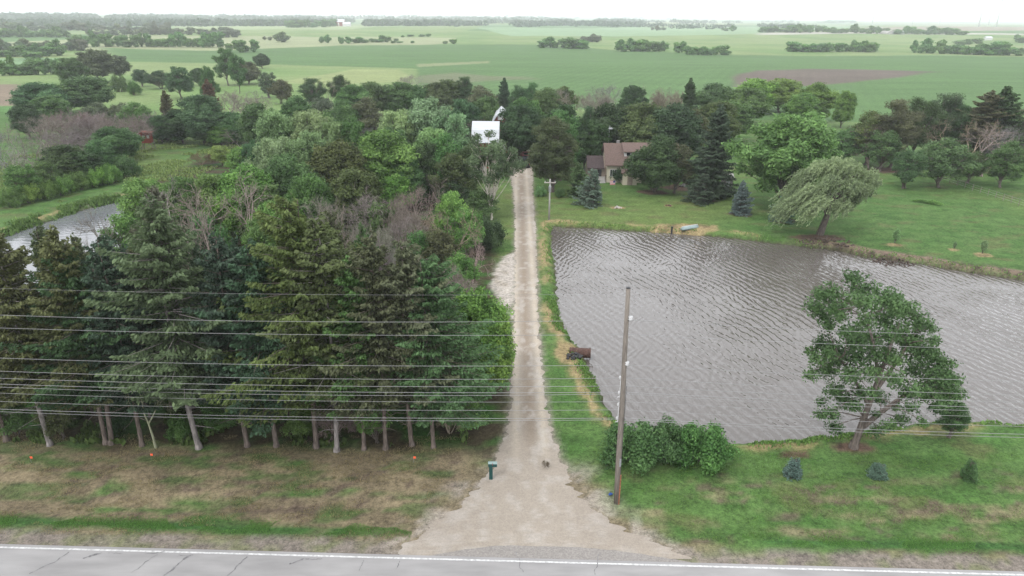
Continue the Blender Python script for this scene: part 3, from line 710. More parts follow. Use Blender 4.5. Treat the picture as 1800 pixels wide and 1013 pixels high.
PAL = {  # leaf albedos
 'olive': (.088, .118, .046), 'dark': (.056, .098, .042), 'darkblue': (.062, .098, .056), 'blue': (.110, .160, .132), 'ygreen': (.092, .135, .044), 'bright': (.130, .235, .062),
 'sage': (.190, .285, .130), 'mid': (.092, .170, .058), 'brown': (.100, .108, .055), 'grey': (.104, .128, .074), 'cool': (.078, .148, .060), 'lime': (.185, .290, .075), 'purple': (.175, .152, .136), 'tan': (.215, .185, .150), 'greytwig': (.22, .195, .17), 'rust': (.12, .085, .055), 'fresh': (.140, .235, .072)}
WORD = {'olive': 'olive green', 'dark': 'dark green', 'darkblue': 'dark blue green', 'blue': 'blue green', 'ygreen': 'yellow green', 'bright': 'bright green', 'sage': 'pale sage green', 'mid': 'mid green', 'brown': 'brownish green', 'grey': 'grey green', 'cool': 'deep green', 'lime': 'light lime green', 'purple': 'purple grey', 'tan': 'tan brown', 'greytwig': 'pale grey', 'rust': 'rusty brown', 'fresh': 'fresh green'}
PLACED = []
tr_ = random.Random(5)
NAME = {'spruce': 'spruce_tree', 'norway': 'spruce_tree', 'blue': 'blue_spruce', 'young': 'young_spruce', 'arbor': 'conifer_tree', 'pine': 'pine_tree', 'maple': 'leafy_tree', 'loose': 'leafy_tree', 'thin': 'leafy_tree', 'birch': 'birch_tree', 'scrub': 'scrub_tree', 'bare': 'bare_tree', 'bush': 'bush', 'weedy': 'bush', 'willow': 'willow_tree', 'far': 'field_tree', 'elm': 'leafy_tree'}
def kname(k):
    for p in NAME:
        if k.startswith(p): return NAME[p]
CAT = {'bush': 'bush'}
def plant(k, x, y, z, h, wd, col, label=None, group=None, bark=(.12, .102, .088), rot=None, lean=0.0, order=None):
    """wd = crown width in metres"""
    cm, tm, H, R = proto(k); nm = kname(k)
    o = thing(nm, label or 'x', CAT.get(nm, 'tree'), (x, y, z), tr_.random()*6.28 if rot is None else rot, group)
    o.scale = (wd/2/R, wd/2/R, h/H)
    if lean: o.rotation_euler = (0, lean, o.rotation_euler.z if rot is None else rot)
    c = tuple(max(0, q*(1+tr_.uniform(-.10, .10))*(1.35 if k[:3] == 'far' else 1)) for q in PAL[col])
    if tm is None:
        nt_ = o; me = cm
        m = link(nm, me, None, c); m.location = o.location; m.rotation_euler = o.rotation_euler; m.scale = o.scale
        for kk in o.keys(): m[kk] = o[kk]
        bpy.data.objects.remove(o); o = m
    else:
        link('twigs' if k.startswith('bare') else 'crown', cm, o, c); link('trunk', tm, o, tuple(min(.4, q*1.35) for q in c) if k.startswith('bare') else bark)
    PLACED.append((o, x/max(y, 1), k, col)); return o
ORD = ['first', 'second', 'third', 'fourth', 'fifth', 'sixth', 'seventh', 'eighth', 'ninth', 'tenth', 'eleventh', 'twelfth', 'thirteenth', 'fourteenth', 'fifteenth', 'sixteenth', 'seventeenth', 'eighteenth', 'nineteenth', 'twentieth']
def noun(k):
    return {'spruce_tree': 'spruce', 'blue_spruce': 'blue spruce', 'young_spruce': 'young spruce', 'conifer_tree': 'conifer', 'pine_tree': 'pine', 'leafy_tree': 'leafy tree', 'birch_tree': 'birch', 'scrub_tree': 'scrubby tree', 'bare_tree': 'bare twiggy tree', 'bush': 'bush', 'willow_tree': 'willow', 'field_tree': 'tree'}[kname(k)]
def copse(where, group, rows, bark=(.12, .102, .088), ymin=0):
    """rows: (kind, px, top py, height m, crown width px, colour[, base py]). Place each by its surveyed top; label = colour kind, place, order from the left"""
    made = []
    for r in rows:
        k, px, ty, h, wp, col = r[:6]
        if len(r) > 6:
            x, y, z = at(px, r[6]); d_ = ray(px, ty); h = max(1.5, CH+d_[2]*y/d_[1]-z)
        else:
            x, y, z = at(px, ty, h)
            if ymin and y < ymin:
                d_ = ray(px, ty); y = ymin+tr_.random()*6; x = d_[0]*y/d_[1]; h = max(9, CH+d_[2]*y/d_[1])
        z = g1(x, y)
        wm = wp/F*math.hypot(y, CH-h)*(1.3 if k[:4] == 'bare' else 1.08)
        made.append((plant(k, x, y, z-.05, h, wm, col, None, group, bark), x/y, k, col))
    made.sort(key=lambda q: q[1]); cnt = {}
    tot = {}
    for m in made: tot[(noun(m[2]), m[3])] = tot.get((noun(m[2]), m[3]), 0)+1
    for o, _, k, col in made:
        key = (noun(k), col); cnt[key] = cnt.get(key, 0)+1
        o['label'] = f"{WORD[col]} {noun(k)} {where}" if tot[key] == 1 else f"{WORD[col]} {noun(k)} {where}, {ORD[cnt[key]-1]} from left"
        if tot[key] == 1 and len(made) == 1: pass
    return made
# ------------------------------------------------------------------ front windbreak row (bases visible)
sb = (.135, .110, .095)
for (px, py, h, wd, k, col, lab) in [
    (12, 775, 13.0, 6.2, 'spruceB', 'grey', 'grey green spruce at the left edge of the roadside row'),
    (88, 783, 15.0, 6.6, 'spruceA', 'olive', 'olive spruce with a single pale trunk, second trunk of the roadside row'),
    (186, 780, 15.2, 6.0, 'spruceB', 'brown', 'left trunk of the V shaped pair of spruces in the roadside row'),
    (196, 781, 13.8, 5.8, 'spruceD', 'dark', 'right trunk of the V shaped pair of spruces in the roadside row'),
    (250, 784, 14.6, 6.4, 'spruceC', 'darkblue', 'dark blue green spruce just left of the pale dead birch like tree'),
    (350, 788, 17.0, 7.0, 'spruceD', 'grey', 'tall grey spruce on a thick pale peeling trunk in the roadside row'),
    (435, 785, 14.8, 6.4, 'spruceA', 'darkblue', 'blue green spruce right of the thick peeling trunk'),
    (486, 785, 14.5, 6.2, 'spruceB', 'darkblue', 'blue green spruce on a slim leaning trunk near the middle of the roadside row'),
    (556, 787, 17.2, 7.6, 'spruceC', 'ygreen', 'tallest yellow green spruce in the middle of the roadside row'),
    (592, 793, 16.0, 6.6, 'spruceD', 'olive', 'olive spruce with a grey flared trunk closest to the road'),
    (640, 790, 13.6, 5.6, 'spruceB', 'mid', 'mid green spruce with foliage down to its foot in the roadside row'),
    (678, 790, 15.0, 6.2, 'spruceA', 'brown', 'brownish spruce third trunk from the driveway in the roadside row'),
    (724, 783, 14.4, 5.8, 'spruceD', 'grey', 'grey green spruce on a thin pale trunk second from the driveway'),
    (762, 787, 13.6, 6.6, 'spruceC', 'cool', 'deep green spruce nearest the driveway in the roadside row')]:
    x, y, z = at(px, py); plant(k, x, y, z, h, wd, col, lab, 'spruces in the roadside windbreak', (.21, .19, .18) if px in (88, 350, 592) else sb)
x, y, z = at(273, 787); plant('bareD', x, y, z, 7.2, 3.0, 'tan', 'small dead pale limbed tree leaning in the roadside spruce row', None)
copse('in the windbreak back rows', 'spruces in the back rows of the windbreak', [
    ('spruceA', -25, 440, 14, 95, 'olive'), ('spruceC', 62, 398, 14.5, 95, 'olive'), ('spruceA', 128, 412, 14.0, 100, 'grey'), ('spruceD', 190, 425, 13.6, 85, 'darkblue'), ('spruceThin', 268, 330, 16.5, 110, 'grey'), ('spruceB', 238, 400, 14.2, 85, 'brown'),
    ('spruceC', 338, 428, 13.2, 85, 'darkblue'), ('spruceA', 412, 412, 14.2, 85, 'darkblue'), ('spruceA', 512, 345, 16.2, 115, 'ygreen'), ('spruceThin', 582, 372, 15.0, 95, 'brown'), ('spruceB', 634, 392, 14.0, 85, 'mid'),
    ('spruceD', 470, 440, 13.5, 85, 'mid'), ('spruceC', 705, 455, 13.4, 100, 'olive'), ('spruceB', 770, 470, 13.0, 85, 'grey'), ('spruceA', 590, 450, 13.8, 95, 'mid'), ('spruceD', 300, 470, 13.6, 90, 'olive'), ('spruceB', 12, 480, 13.5, 90, 'brown'), ('spruceB', 100, 475, 13.6, 90, 'mid'), ('spruceA', 660, 480, 13.5, 90, 'mid'), ('spruceC', 540, 470, 13.2, 90, 'olive'), ('spruceA', 385, 470, 13.2, 90, 'olive'), ('spruceB', 210, 480, 13.2, 90, 'brown')], sb, 42.5)
copse('leaning over the near driveway', 'broadleaf trees beside the driveway', [
    ('mapleA', 835, 500, 8.6, 120, 'bright'), ('mapleC', 850, 545, 6.6, 110, 'lime'), ('scrubA', 862, 585, 5.0, 80, 'bright'), ('scrubB', 800, 610, 5.6, 90, 'mid'), ('scrubA', 800, 560, 7.0, 90, 'mid')])
copse('under the roadside windbreak', 'underbrush beneath the windbreak', [
    ('scrubA', 110, 670, 3.6, 70, 'olive', 772), ('scrubB', 30, 700, 3.2, 60, 'mid', 765), ('bushA', 320, 730, 1.8, 50, 'mid', 770), ('scrubA', 390, 700, 3.2, 70, 'mid', 752), ('bushB', 530, 720, 2.0, 60, 'bright', 762), ('scrubB', 660, 690, 3.0, 60, 'bright', 778), ('scrubA', 820, 700, 3.4, 70, 'bright', 752), ('bareC', 790, 700, 2.6, 60, 'tan', 762), ('bushB', 210, 700, 2.0, 60, 'dark', 755), ('scrubB', 460, 700, 3.0, 70, 'dark', 752), ('bareC', 590, 710, 2.2, 60, 'tan', 765)])
# ------------------------------------------------------------------ woods between windbreak and farmyard
copse('in the thicket behind the windbreak', 'trees just behind the windbreak', [
    ('bareD', 165, 355, 9.5, 55, 'purple'), ('bareD', 350, 315, 10.5, 75, 'greytwig'), ('bareB', 290, 315, 9.0, 90, 'greytwig'), ('bareD', 418, 295, 11.5, 60, 'tan'), ('bareA', 560, 340, 9, 75, 'tan'), ('bareB', 590, 350, 8.5, 80, 'purple'), ('bareA', 652, 330, 8, 80, 'tan'),
    ('bareC', 700, 345, 7.5, 70, 'purple'), ('bareA', 745, 320, 8, 80, 'purple'), ('bareB', 790, 355, 7.5, 70, 'tan'), ('bareC', 690, 425, 7.0, 70, 'purple'), ('bareA', 745, 440, 6.5, 70, 'purple'), ('bareC', 655, 385, 7, 70, 'tan'), ('bareB', 615, 310, 8, 70, 'tan'), ('bareA', 725, 370, 7, 70, 'purple'), ('bareB', 830, 420, 5.0, 60, 'tan'), ('bareC', 790, 465, 5.5, 70, 'greytwig'),
    ('thinA', 240, 310, 8.5, 90, 'bright'), ('scrubB', 210, 370, 7, 80, 'bright'), ('thinB', 450, 380, 8.5, 80, 'mid'), ('thinA', 470, 350, 8.5, 80, 'bright'), ('scrubA', 560, 400, 7.5, 70, 'bright'), ('scrubB', 665, 350, 7, 70, 'mid'), ('scrubA', 790, 330, 7.0, 60, 'lime'), ('scrubB', 820, 360, 6.5, 70, 'bright'), ('scrubA', 775, 395, 6.5, 70, 'brown'), ('scrubB', 810, 440, 5.0, 60, 'bright'), ('scrubA', 740, 400, 6.0, 60, 'mid'), ('scrubB', 350, 370, 7.5, 80, 'mid'), ('scrubA', 300, 400, 7, 80, 'dark'), ('scrubB', 520, 330, 7, 70, 'mid'), ('scrubA', 700, 300, 6.5, 60, 'bright'), ('scrubB', 620, 420, 7.0, 80, 'dark')])
copse('rising through the windbreak', 'bare trees rising through the windbreak', [('bareD', 278, 326, 16, 70, 'greytwig'), ('bareB', 300, 345, 14.5, 80, 'tan'), ('bareD', 600, 350, 15, 60, 'tan'), ('bareC', 650, 395, 13.5, 70, 'purple'), ('bareD', 345, 330, 13, 60, 'tan')], ymin=46)
x, y, z = at(858, 438); plant('bushA', x, y, z, 4.0, 5.2, 'dark', 'dark rounded bush standing alone left of the driveway')
copse('in the wood left of the driveway', 'trees in the wood left of the driveway', [
    ('mapleB', 312, 305, 8.5, 80, 'mid'), ('thinA', 262, 300, 7.5, 70, 'bright'), ('mapleC', 358, 300, 8.5, 75, 'bright'), ('mapleA', 425, 285, 9.5, 100, 'bright'), ('mapleB', 505, 266, 10, 110, 'mid'), ('mapleC', 460, 320, 9, 80, 'mid'), ('mapleA', 590, 242, 11, 110, 'olive'), ('mapleB', 545, 300, 9, 90, 'mid'),
    ('mapleA', 672, 222, 12, 115, 'bright'), ('mapleC', 620, 290, 9.5, 90, 'olive'), ('mapleC', 715, 275, 8.0, 60, 'cool'), ('thinB', 790, 262, 9, 75, 'olive'), ('mapleC', 752, 245, 10, 60, 'dark'), ('thinA', 782, 232, 11, 75, 'mid'), ('thinB', 820, 250, 9.5, 60, 'olive'),
    ('scrubB', 380, 340, 7, 80, 'bright'), ('scrubA', 655, 290, 6, 60, 'lime'), ('bareA', 735, 285, 6.5, 60, 'purple'), ('bareB', 770, 300, 6, 60, 'tan'), ('scrubA', 850, 330, 4.5, 60, 'mid'), ('scrubB', 795, 315, 5, 60, 'dark')])
copse('in the pale leaved grove', 'pale leaved trees of the grove', [
    ('looseA', 475, 228, 12, 85, 'sage'), ('looseB', 537, 224, 12, 85, 'sage'), ('looseC', 440, 240, 10, 50, 'cool'), ('looseB', 482, 186, 13, 90, 'sage'), ('looseA', 545, 180, 13.5, 90, 'sage'), ('looseA', 700, 180, 13.5, 90, 'sage'), ('looseB', 748, 166, 14.5, 105, 'sage'), ('looseC', 792, 186, 13, 75, 'sage'), ('looseC', 690, 215, 12, 70, 'cool'), ('looseA', 760, 212, 12, 80, 'sage'), ('looseC', 620, 200, 12, 60, 'mid'), ('looseC', 580, 200, 12, 60, 'sage')])
x, y, z = at(867, 384); plant('birch', x, y, z, 13.0, 9.6, 'grey', 'white stemmed birch with a thin crown on the left of the driveway', None, (.50, .46, .40), rot=0.4)
# ------------------------------------------------------------------ left: beyond the far pond
copse('on the bank behind the left pond', 'trees behind the left pond', [
    ('mapleA', 208, 220, 8.5, 74, 'cool', 284), ('mapleC', 168, 243, 6.8, 50, 'mid'), ('mapleB', 105, 252, 7, 80, 'dark'), ('mapleC', 140, 262, 6, 60, 'dark'), ('thinB', 30, 285, 6, 60, 'mid'), ('scrubB', 70, 280, 5.5, 60, 'mid'),
    ('bareA', 5, 225, 8.5, 70, 'purple'), ('bareB', 40, 215, 8.5, 75, 'purple'), ('bareA', 75, 200, 8.5, 80, 'purple'), ('bareC', 110, 190, 8.5, 80, 'purple'), ('bareB', 145, 188, 8.5, 80, 'purple'), ('bareA', 180, 192, 8.5, 80, 'purple'), ('bareC', 212, 195, 8.5, 70, 'purple'), ('bareB', 240, 196, 8, 55, 'purple', 252), ('bareD', 18, 250, 8.5, 45, 'greytwig'), ('bareB', 62, 235, 7.5, 60, 'purple'), ('bareA', 90, 225, 7.5, 70, 'purple'), ('bareC', 160, 215, 7, 70, 'purple'),
    ('thinA', 248, 178, 9, 56, 'mid', 246), ('thinB', 210, 178, 8, 55, 'grey'), ('thinA', 165, 178, 8, 60, 'grey')])
copse('in the low hedge along the left pond', 'bushes of the hedge by the left pond', [
    ('bushA', 15, 328, 3.0, 45, 'bright'), ('bushB', 45, 322, 3.0, 40, 'lime'), ('bushA', 75, 316, 3.0, 42, 'bright'), ('bushB', 103, 308, 3.2, 42, 'bright'), ('bushA', 132, 300, 3.2, 40, 'bright'), ('bushB', 160, 293, 3.4, 42, 'lime'), ('bushA', 188, 288, 3.4, 42, 'bright'), ('bushB', 215, 270, 4.2, 48, 'mid')])
copse('behind the red blind meadow', 'trees behind the red blind meadow', [
    ('norway', 302, 158, 13, 42, 'brown', 247), ('norway', 362, 138, 12, 44, 'rust'), ('mapleB', 345, 163, 11, 80, 'cool'), ('mapleA', 322, 190, 9, 60, 'dark', 252), ('mapleC', 372, 200, 8.5, 60, 'mid', 253), ('mapleA', 415, 195, 9.5, 70, 'cool', 252), ('mapleB', 450, 178, 10.5, 70, 'mid'), ('mapleC', 390, 218, 6.5, 45, 'bright', 256), ('bareC', 282, 192, 9, 50, 'purple', 250), ('mapleC', 287, 200, 8, 42, 'dark', 252), ('bareA', 395, 158, 8.5, 60, 'purple'), ('bareB', 425, 155, 8.5, 60, 'purple'), ('bareA', 450, 165, 8, 60, 'purple'), ('bareB', 425, 225, 6, 45, 'purple', 262),
    ('scrubA', 392, 252, 5.5, 40, 'lime', 292), ('bareC', 355, 268, 4.5, 36, 'rust', 290), ('scrubA', 425, 255, 6, 50, 'bright', 305)])
copse('by the brown field', 'trees by the brown field', [
    ('mapleA', 62, 142, 10, 82, 'cool'), ('mapleB', 142, 131, 10.5, 92, 'cool'), ('mapleC', 38, 180, 8, 50, 'dark'), ('thinB', 95, 145, 9, 50, 'mid'), ('mapleC', 85, 165, 8, 60, 'mid'), ('bushA', 205, 131, 6, 30, 'mid'), ('bushB', 232, 141, 5, 26, 'mid')])
copse('on the left meadow', 'trees on the left meadow', [
    ('looseA', 120, 96, 12, 45, 'cool'), ('looseB', 165, 84, 13.5, 72, 'grey'), ('looseC', 205, 94, 11, 42, 'grey'), ('scrubA', 245, 119, 7, 32, 'dark'), ('scrubB', 277, 122, 7, 42, 'dark'), ('looseC', 310, 113, 11, 52, 'cool'), ('looseC', 392, 80, 15, 44, 'cool'), ('looseB', 362, 113, 12, 30, 'cool'), ('looseC', 412, 92, 14, 30, 'cool'), ('mapleB', 432, 107, 9, 44, 'grey'), ('mapleA', 458, 93, 8, 26, 'dark'), ('thinB', 468, 124, 9, 34, 'grey'), ('scrubB', 492, 137, 8, 40, 'brown'), ('mapleC', 345, 118, 7, 26, 'dark')])
# ------------------------------------------------------------------ back belt behind the farm
copse('of the back belt, left half', 'trees of the back belt, left half', [
    ('pineA', 548, 134, 10.5, 50, 'dark'), ('bareB', 583, 138, 9.5, 42, 'purple'), ('pineB', 596, 127, 11, 42, 'dark'), ('mapleA', 620, 146, 10, 62, 'mid'), ('mapleB', 655, 141, 10, 62, 'mid'), ('mapleC', 700, 141, 10, 62, 'mid'), ('mapleA', 735, 148, 9, 55, 'cool'), ('bareA', 728, 128, 8, 42, 'purple'), ('mapleB', 765, 142, 10, 52, 'olive'), ('mapleC', 790, 137, 10, 52, 'olive'), ('pineA', 815, 131, 11, 36, 'dark'), ('thinA', 845, 148, 10, 55, 'grey'),
    ('thinB', 565, 168, 10, 60, 'grey'), ('thinA', 640, 168, 10.5, 66, 'grey'), ('mapleA', 600, 175, 10, 60, 'mid'), ('bareC', 635, 190, 8, 45, 'purple'), ('mapleC', 815, 170, 11, 52, 'cool'), ('mapleB', 856, 166, 11, 62, 'mid'), ('mapleA', 520, 165, 10, 60, 'mid'), ('bareA', 815, 196, 8, 45, 'purple')])
copse('of the back belt, right half', 'trees of the back belt, right half', [
    ('norway', 887, 136, 11.5, 36, 'darkblue'), ('pineB', 912, 146, 10.5, 42, 'dark'), ('pineA', 935, 142, 10.5, 40, 'cool'), ('mapleA', 960, 152, 9.5, 52, 'mid'), ('scrubB', 993, 149, 8.5, 45, 'ygreen'), ('bareA', 985, 153, 9, 62, 'purple'), ('bareB', 1018, 156, 9, 62, 'purple'), ('bareC', 1045, 160, 8.5, 50, 'purple'), ('bareA', 1078, 144, 10, 58, 'purple'), ('mapleB', 1116, 147, 10.5, 48, 'dark'), ('bareB', 1150, 148, 10, 58, 'purple'), ('bareC', 1180, 152, 10, 50, 'purple'), ('norway', 1215, 136, 13.5, 44, 'dark')])
copse('around the back of the farmyard', 'trees at the back of the farmyard', [
    ('mapleA', 922, 168, 12.5, 66, 'mid', 262), ('mapleB', 911, 180, 13.5, 80, 'dark', 280), ('mapleC', 940, 190, 12, 50, 'dark', 272), ('mapleC', 992, 178, 12, 60, 'dark'), ('pineA', 1033, 180, 12.5, 36, 'darkblue'), ('mapleA', 1075, 178, 12, 85, 'dark'), ('mapleC', 1040, 205, 10, 60, 'dark'), ('mapleB', 1130, 176, 12.5, 105, 'olive'), ('mapleA', 1185, 178, 12.5, 105, 'dark'), ('thinA', 1222, 190, 11, 62, 'brown'), ('mapleC', 1130, 205, 10, 80, 'dark', 283), ('thinB', 1196, 248, 8.5, 62, 'brown'), ('mapleB', 1265, 175, 11, 80, 'olive')])
x, y, z = at(971, 338); plant('arbor', x, y, z, 13.0, 8.6, 'olive', 'big rounded conifer on the right of the driveway by the dark pickup', None)
x, y, z = at(985, 318); plant('mapleC', x, y, z, 12.6, 7.0, 'mid', 'yellowish leafy tree tucked right behind the big rounded conifer', None)
x, y, z = at(1151, 338); plant('mapleB', x, y, z-.7, 10.4, 9.0, 'dark', 'round dark green maple standing in front of the cream house', None)
x, y, z = at(1087, 320); plant('bushB', x, y, z, 3.0, 4.2, 'dark', 'small dark bush at the corner of the cream house by the flag', None)
x, y, z = at(1015, 345); plant('blueA', x, y, z, 5.4, 4.1, 'cool', 'greener small spruce, left of the pair in front of the house', 'pair of small spruces before the house')
x, y, z = at(1043, 361); plant('blueB', x, y, z, 5.7, 4.3, 'blue', 'bluer small spruce, right of the pair in front of the house', 'pair of small spruces before the house')
x, y, z = at(1250, 345); plant('norway', x, y, z, 14.6, 8.4, 'darkblue', 'tall drooping grey green spruce right of the cream house', None)
x, y, z = at(1237, 356); plant('blueB', x, y, z, 4.6, 4.6, 'darkblue', 'low grey green spruce at the foot of the tall drooping spruce', None)
x, y, z = at(1298, 377); plant('blueA', x, y, z, 5.0, 3.3, 'blue', 'neat cone shaped blue spruce alone on the lawn above the pond', None)
x, y, z = at(1379, 388); plant('blueB', x, y, z, 4.6, 3.4, 'blue', 'blue spruce half hidden behind the windblown willow', None)
x, y, z = at(1373, 368); plant('looseA', x, y, z, 15.6, 15.5, 'fresh', 'very large pale spreading tree on the lawn behind the willow', None, rot=.6)
x, y, z = at(1340, 335); plant('looseC', x, y, z, 9.5, 6.0, 'cool', 'smaller slim trunked tree left of the very large pale tree', None)
x, y, z = at(1440, 413); plant('willow', x, y, z, 10.2, 13.5, 'sage', 'windblown willow trailing its branches left over the pond bank', None, rot=0.0)
copse('in the belt behind the largest tree', 'trees of the yellow green belt', [
    ('mapleA', 1262, 144, 10, 72, 'mid'), ('mapleB', 1312, 152, 10, 80, 'mid'), ('mapleC', 1335, 136, 10.5, 75, 'lime'), ('mapleB', 1378, 135, 10.5, 75, 'lime'), ('mapleA', 1440, 142, 11, 62, 'bright'), ('mapleC', 1490, 156, 10, 34, 'bright'), ('mapleA', 1415, 160, 9.5, 55, 'bright'), ('mapleC', 1290, 175, 9.5, 70, 'mid')])
copse('in the clump right of the lawn', 'trees in the clump at the right of the lawn', [
    ('thinA', 1520, 192, 12, 78, 'olive', 290), ('thinB', 1482, 222, 9.5, 60, 'mid', 292), ('pineA', 1563, 168, 14, 84, 'brown', 295), ('pineB', 1600, 163, 14.5, 80, 'dark', 288), ('pineA', 1640, 157, 15, 80, 'darkblue', 285), ('pineB', 1668, 170, 13.5, 50, 'dark', 288), ('norway', 1735, 150, 15.5, 100, 'dark', 290), ('spruceB', 1710, 158, 15, 80, 'brown', 290), ('pineA', 1765, 185, 12.5, 70, 'brown', 290), ('bareB', 1685, 205, 11, 75, 'tan', 300), ('bareD', 1725, 210, 10.5, 70, 'tan', 310), ('bareA', 1765, 215, 10, 60, 'purple', 300),
    ('thinB', 1545, 225, 9, 62, 'mid', 300), ('thinA', 1650, 242, 9.0, 90, 'mid', 330), ('thinB', 1590, 258, 7.2, 56, 'cool', 332), ('thinA', 1758, 246, 8.8, 66, 'mid', 330), ('thinB', 1700, 262, 7.5, 50, 'olive', 322), ('norway', 1808, 195, 12, 56, 'darkblue', 300), ('bareA', 1528, 215, 9, 52, 'purple', 296)])
# near lawn on the right
bx, by, bz = at(1500, 787)
(V, Fq, v), (tv, tf), H_, R_ = elm_at((bx, by, bz))
o = thing('leafy_tree', 'large windswept green tree on the near bank right of the utility pole', 'tree', (bx, by, bz))
link('crown', npmesh('elm_crown', V, Fq, LEAF, v), o, (.085, .150, .058)); link('trunk', npmesh('elm_trunk', tv, tf, BARK, smoothf=True), o, (.13, .108, .095))
x, y, z = at(1668, 768); plant('thinB', x, y, z, 2.9, 2.3, 'cool', 'small young tree right of the large windswept tree on the bank', None)
for (px, py, wd, h, lab) in [(1112, 812, 5.0, 2.7, 'left bush of the hedge clump behind the utility pole'), (1165, 805, 4.0, 2.6, 'middle bush of the hedge clump right of the utility pole'), (1235, 815, 4.6, 2.8, 'right bush of the hedge clump by the pond')]:
    x, y, z = at(px, py); plant('bushA' if px != 1165 else 'bushB', x, y, z, h, wd, 'mid', lab, 'bushes behind the utility pole')
for (px, py, h, wd, c, lab) in [(1394, 837, 1.25, 1.05, 'blue', 'leftmost little blue spruce on the near lawn below the large tree'), (1541, 839, 1.0, 1.1, 'blue', 'squat little blue spruce in the middle of the near lawn'), (1700, 841, 1.3, .95, 'cool', 'dark green little conifer on the near lawn at the right')]:
    x, y, z = at(px, py); plant('young', x, y, z, h, wd, c, lab, 'little conifers on the near lawn')
for (px, py, h, lab) in [(1573, 428, 2.0, 'thin sapling in a straw ring left on the far lawn'), (1727, 446, 1.8, 'thin sapling in a straw ring right on the far lawn'), (1677, 438, 1.0, 'tiny sapling between the two ringed saplings')]:
    x, y, z = at(px, py); plant('thinB', x, y, z, h, h*.5, 'sage', lab, 'saplings on the far lawn')
x, y, z = at(1630, 358); o = plant('weedy', x, y, z, .7, 5.0, 'bright', 'low streak of green brush lying on the far lawn', None, rot=-.6); o.scale[1] *= .22
x, y, z = at(958, 822); plant('bareC', x, y, z, .55, .5, 'rust', 'tiny dark dry sapling standing in the gravel apron', None)
copse('beside the short driveway pole', 'bushes by the driveway', [('bushB', 950, 325, 1.8, 26, 'sage', 345), ('bushA', 985, 330, 1.2, 20, 'mid', 347)])
# ------------------------------------------------------------------ far hedgerows and lone trees
def far_row(label, group, px0, py0, px1, py1, n, h, wpx, col, jy=1.2, seed=0):
    r = random.Random(seed+int(px0)+int(py0)*7)
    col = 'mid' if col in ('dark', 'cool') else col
    for i in range(n):
        t = (i+.5)/n+r.uniform(-.25, .25)/n
        px = px0+(px1-px0)*t; py = py0+(py1-py0)*t-abs(r.uniform(0, jy)); x, y, z = at(px, py)
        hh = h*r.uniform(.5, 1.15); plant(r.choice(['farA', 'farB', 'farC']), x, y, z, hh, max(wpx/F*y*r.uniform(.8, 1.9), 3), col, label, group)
FR = [
 ('bushy tree of the thick scrub behind the left meadow', -10, 92, 150, 90, 16, 9, 16, 'grey'), ('tree of the hazy strip above the long hedgerow', 150, 63, 420, 62, 22, 10, 13, 'grey'),
 ('tree of the dark hedgerow left of the pale meadow ridge', 0, 134, 115, 131, 11, 8, 17, 'cool'), ('tree of the wood on the left frame edge below the long hedgerow', -10, 101, 105, 99, 10, 9, 18, 'cool'), ('lone dark rounded tree at the left wood edge', 55, 106, 56, 106, 1, 10, 26, 'cool'),
 ('oak of the long hedgerow across the left fields', 125, 83, 388, 84, 24, 12, 15, 'cool'), ('tree of the far wood at the left below the horizon', 0, 66, 120, 66, 10, 11, 15, 'cool'), ('tree of the hazy wood strip on the far left', 0, 55, 305, 55, 26, 13, 14, 'grey'),
 ('tree of the clump right of the far left wood', 385, 67, 422, 66, 4, 10, 12, 'grey'), ('small tree of the short row above the round dark tree', 400, 93, 452, 92, 4, 9, 14, 'dark'), ('broad hazy tree left of the small field trees', 495, 75, 496, 75, 1, 13, 26, 'grey'),
 ('small tree in the middle pasture', 462, 70, 482, 72, 2, 6, 9, 'grey'), ('field tree left of the pasture row', 560, 76, 580, 76, 2, 9, 12, 'cool'), ('tree of the pasture row below the farmstead', 595, 78, 700, 74, 10, 7, 12, 'cool'), ('little tree at the pasture edge', 700, 66, 762, 65, 4, 5, 8, 'cool'), ('shrub by the pasture and crop edge', 680, 77, 730, 77, 3, 4, 8, 'cool'), ('shrub on the crop edge left of centre', 775, 78, 805, 78, 2, 5, 10, 'cool'),
 ('tree of the dark windbreak left of the farmstead', 503, 50, 590, 48, 12, 14, 11, 'dark'),
 ('tree of the small crop clump right of centre', 948, 84, 1030, 87, 7, 9, 16, 'dark'), ('tree of the grey clump behind the small crop clump', 1012, 75, 1052, 75, 5, 9, 11, 'grey'), ('tree of the dark oval crop clump', 1088, 91, 1172, 91, 10, 9, 15, 'dark'), ('tall tree between two crop clumps', 1194, 94, 1195, 94, 1, 12, 13, 'dark'), ('tree of the low clump right of the tall tree', 1208, 97, 1282, 98, 7, 7, 16, 'dark'),
 ('tree of the long clump in the middle of the crop', 1388, 92, 1540, 92, 16, 9, 16, 'dark'), ('tree of the clump row at the right edge of the crop', 1602, 94, 1800, 99, 19, 11, 18, 'cool'), ('tree on the strip above the right crop clump', 1680, 79, 1722, 78, 3, 9, 14, 'dark'), ('tree at the right frame edge above the crop', 1780, 76, 1800, 76, 2, 11, 13, 'dark'),
 ('tree of the farm hedgerow on the right horizon slope', 1332, 59, 1700, 62, 34, 13, 14, 'cool'), ('tree of the round wood on the right horizon', 1440, 41, 1505, 41, 9, 14, 10, 'dark'), ('lone tree in the far field right of centre', 1264, 55, 1292, 56, 2, 9, 9, 'cool'), ('tree of the far small copse above centre', 1145, 54, 1168, 54, 4, 9, 8, 'grey'), ('tree of the copse on the hilltop at far right', 1745, 34, 1800, 35, 6, 12, 9, 'grey')]
for f in FR: far_row(f[0], f[0].split(' ', 1)[0]+' group: '+f[0], *f[1:])
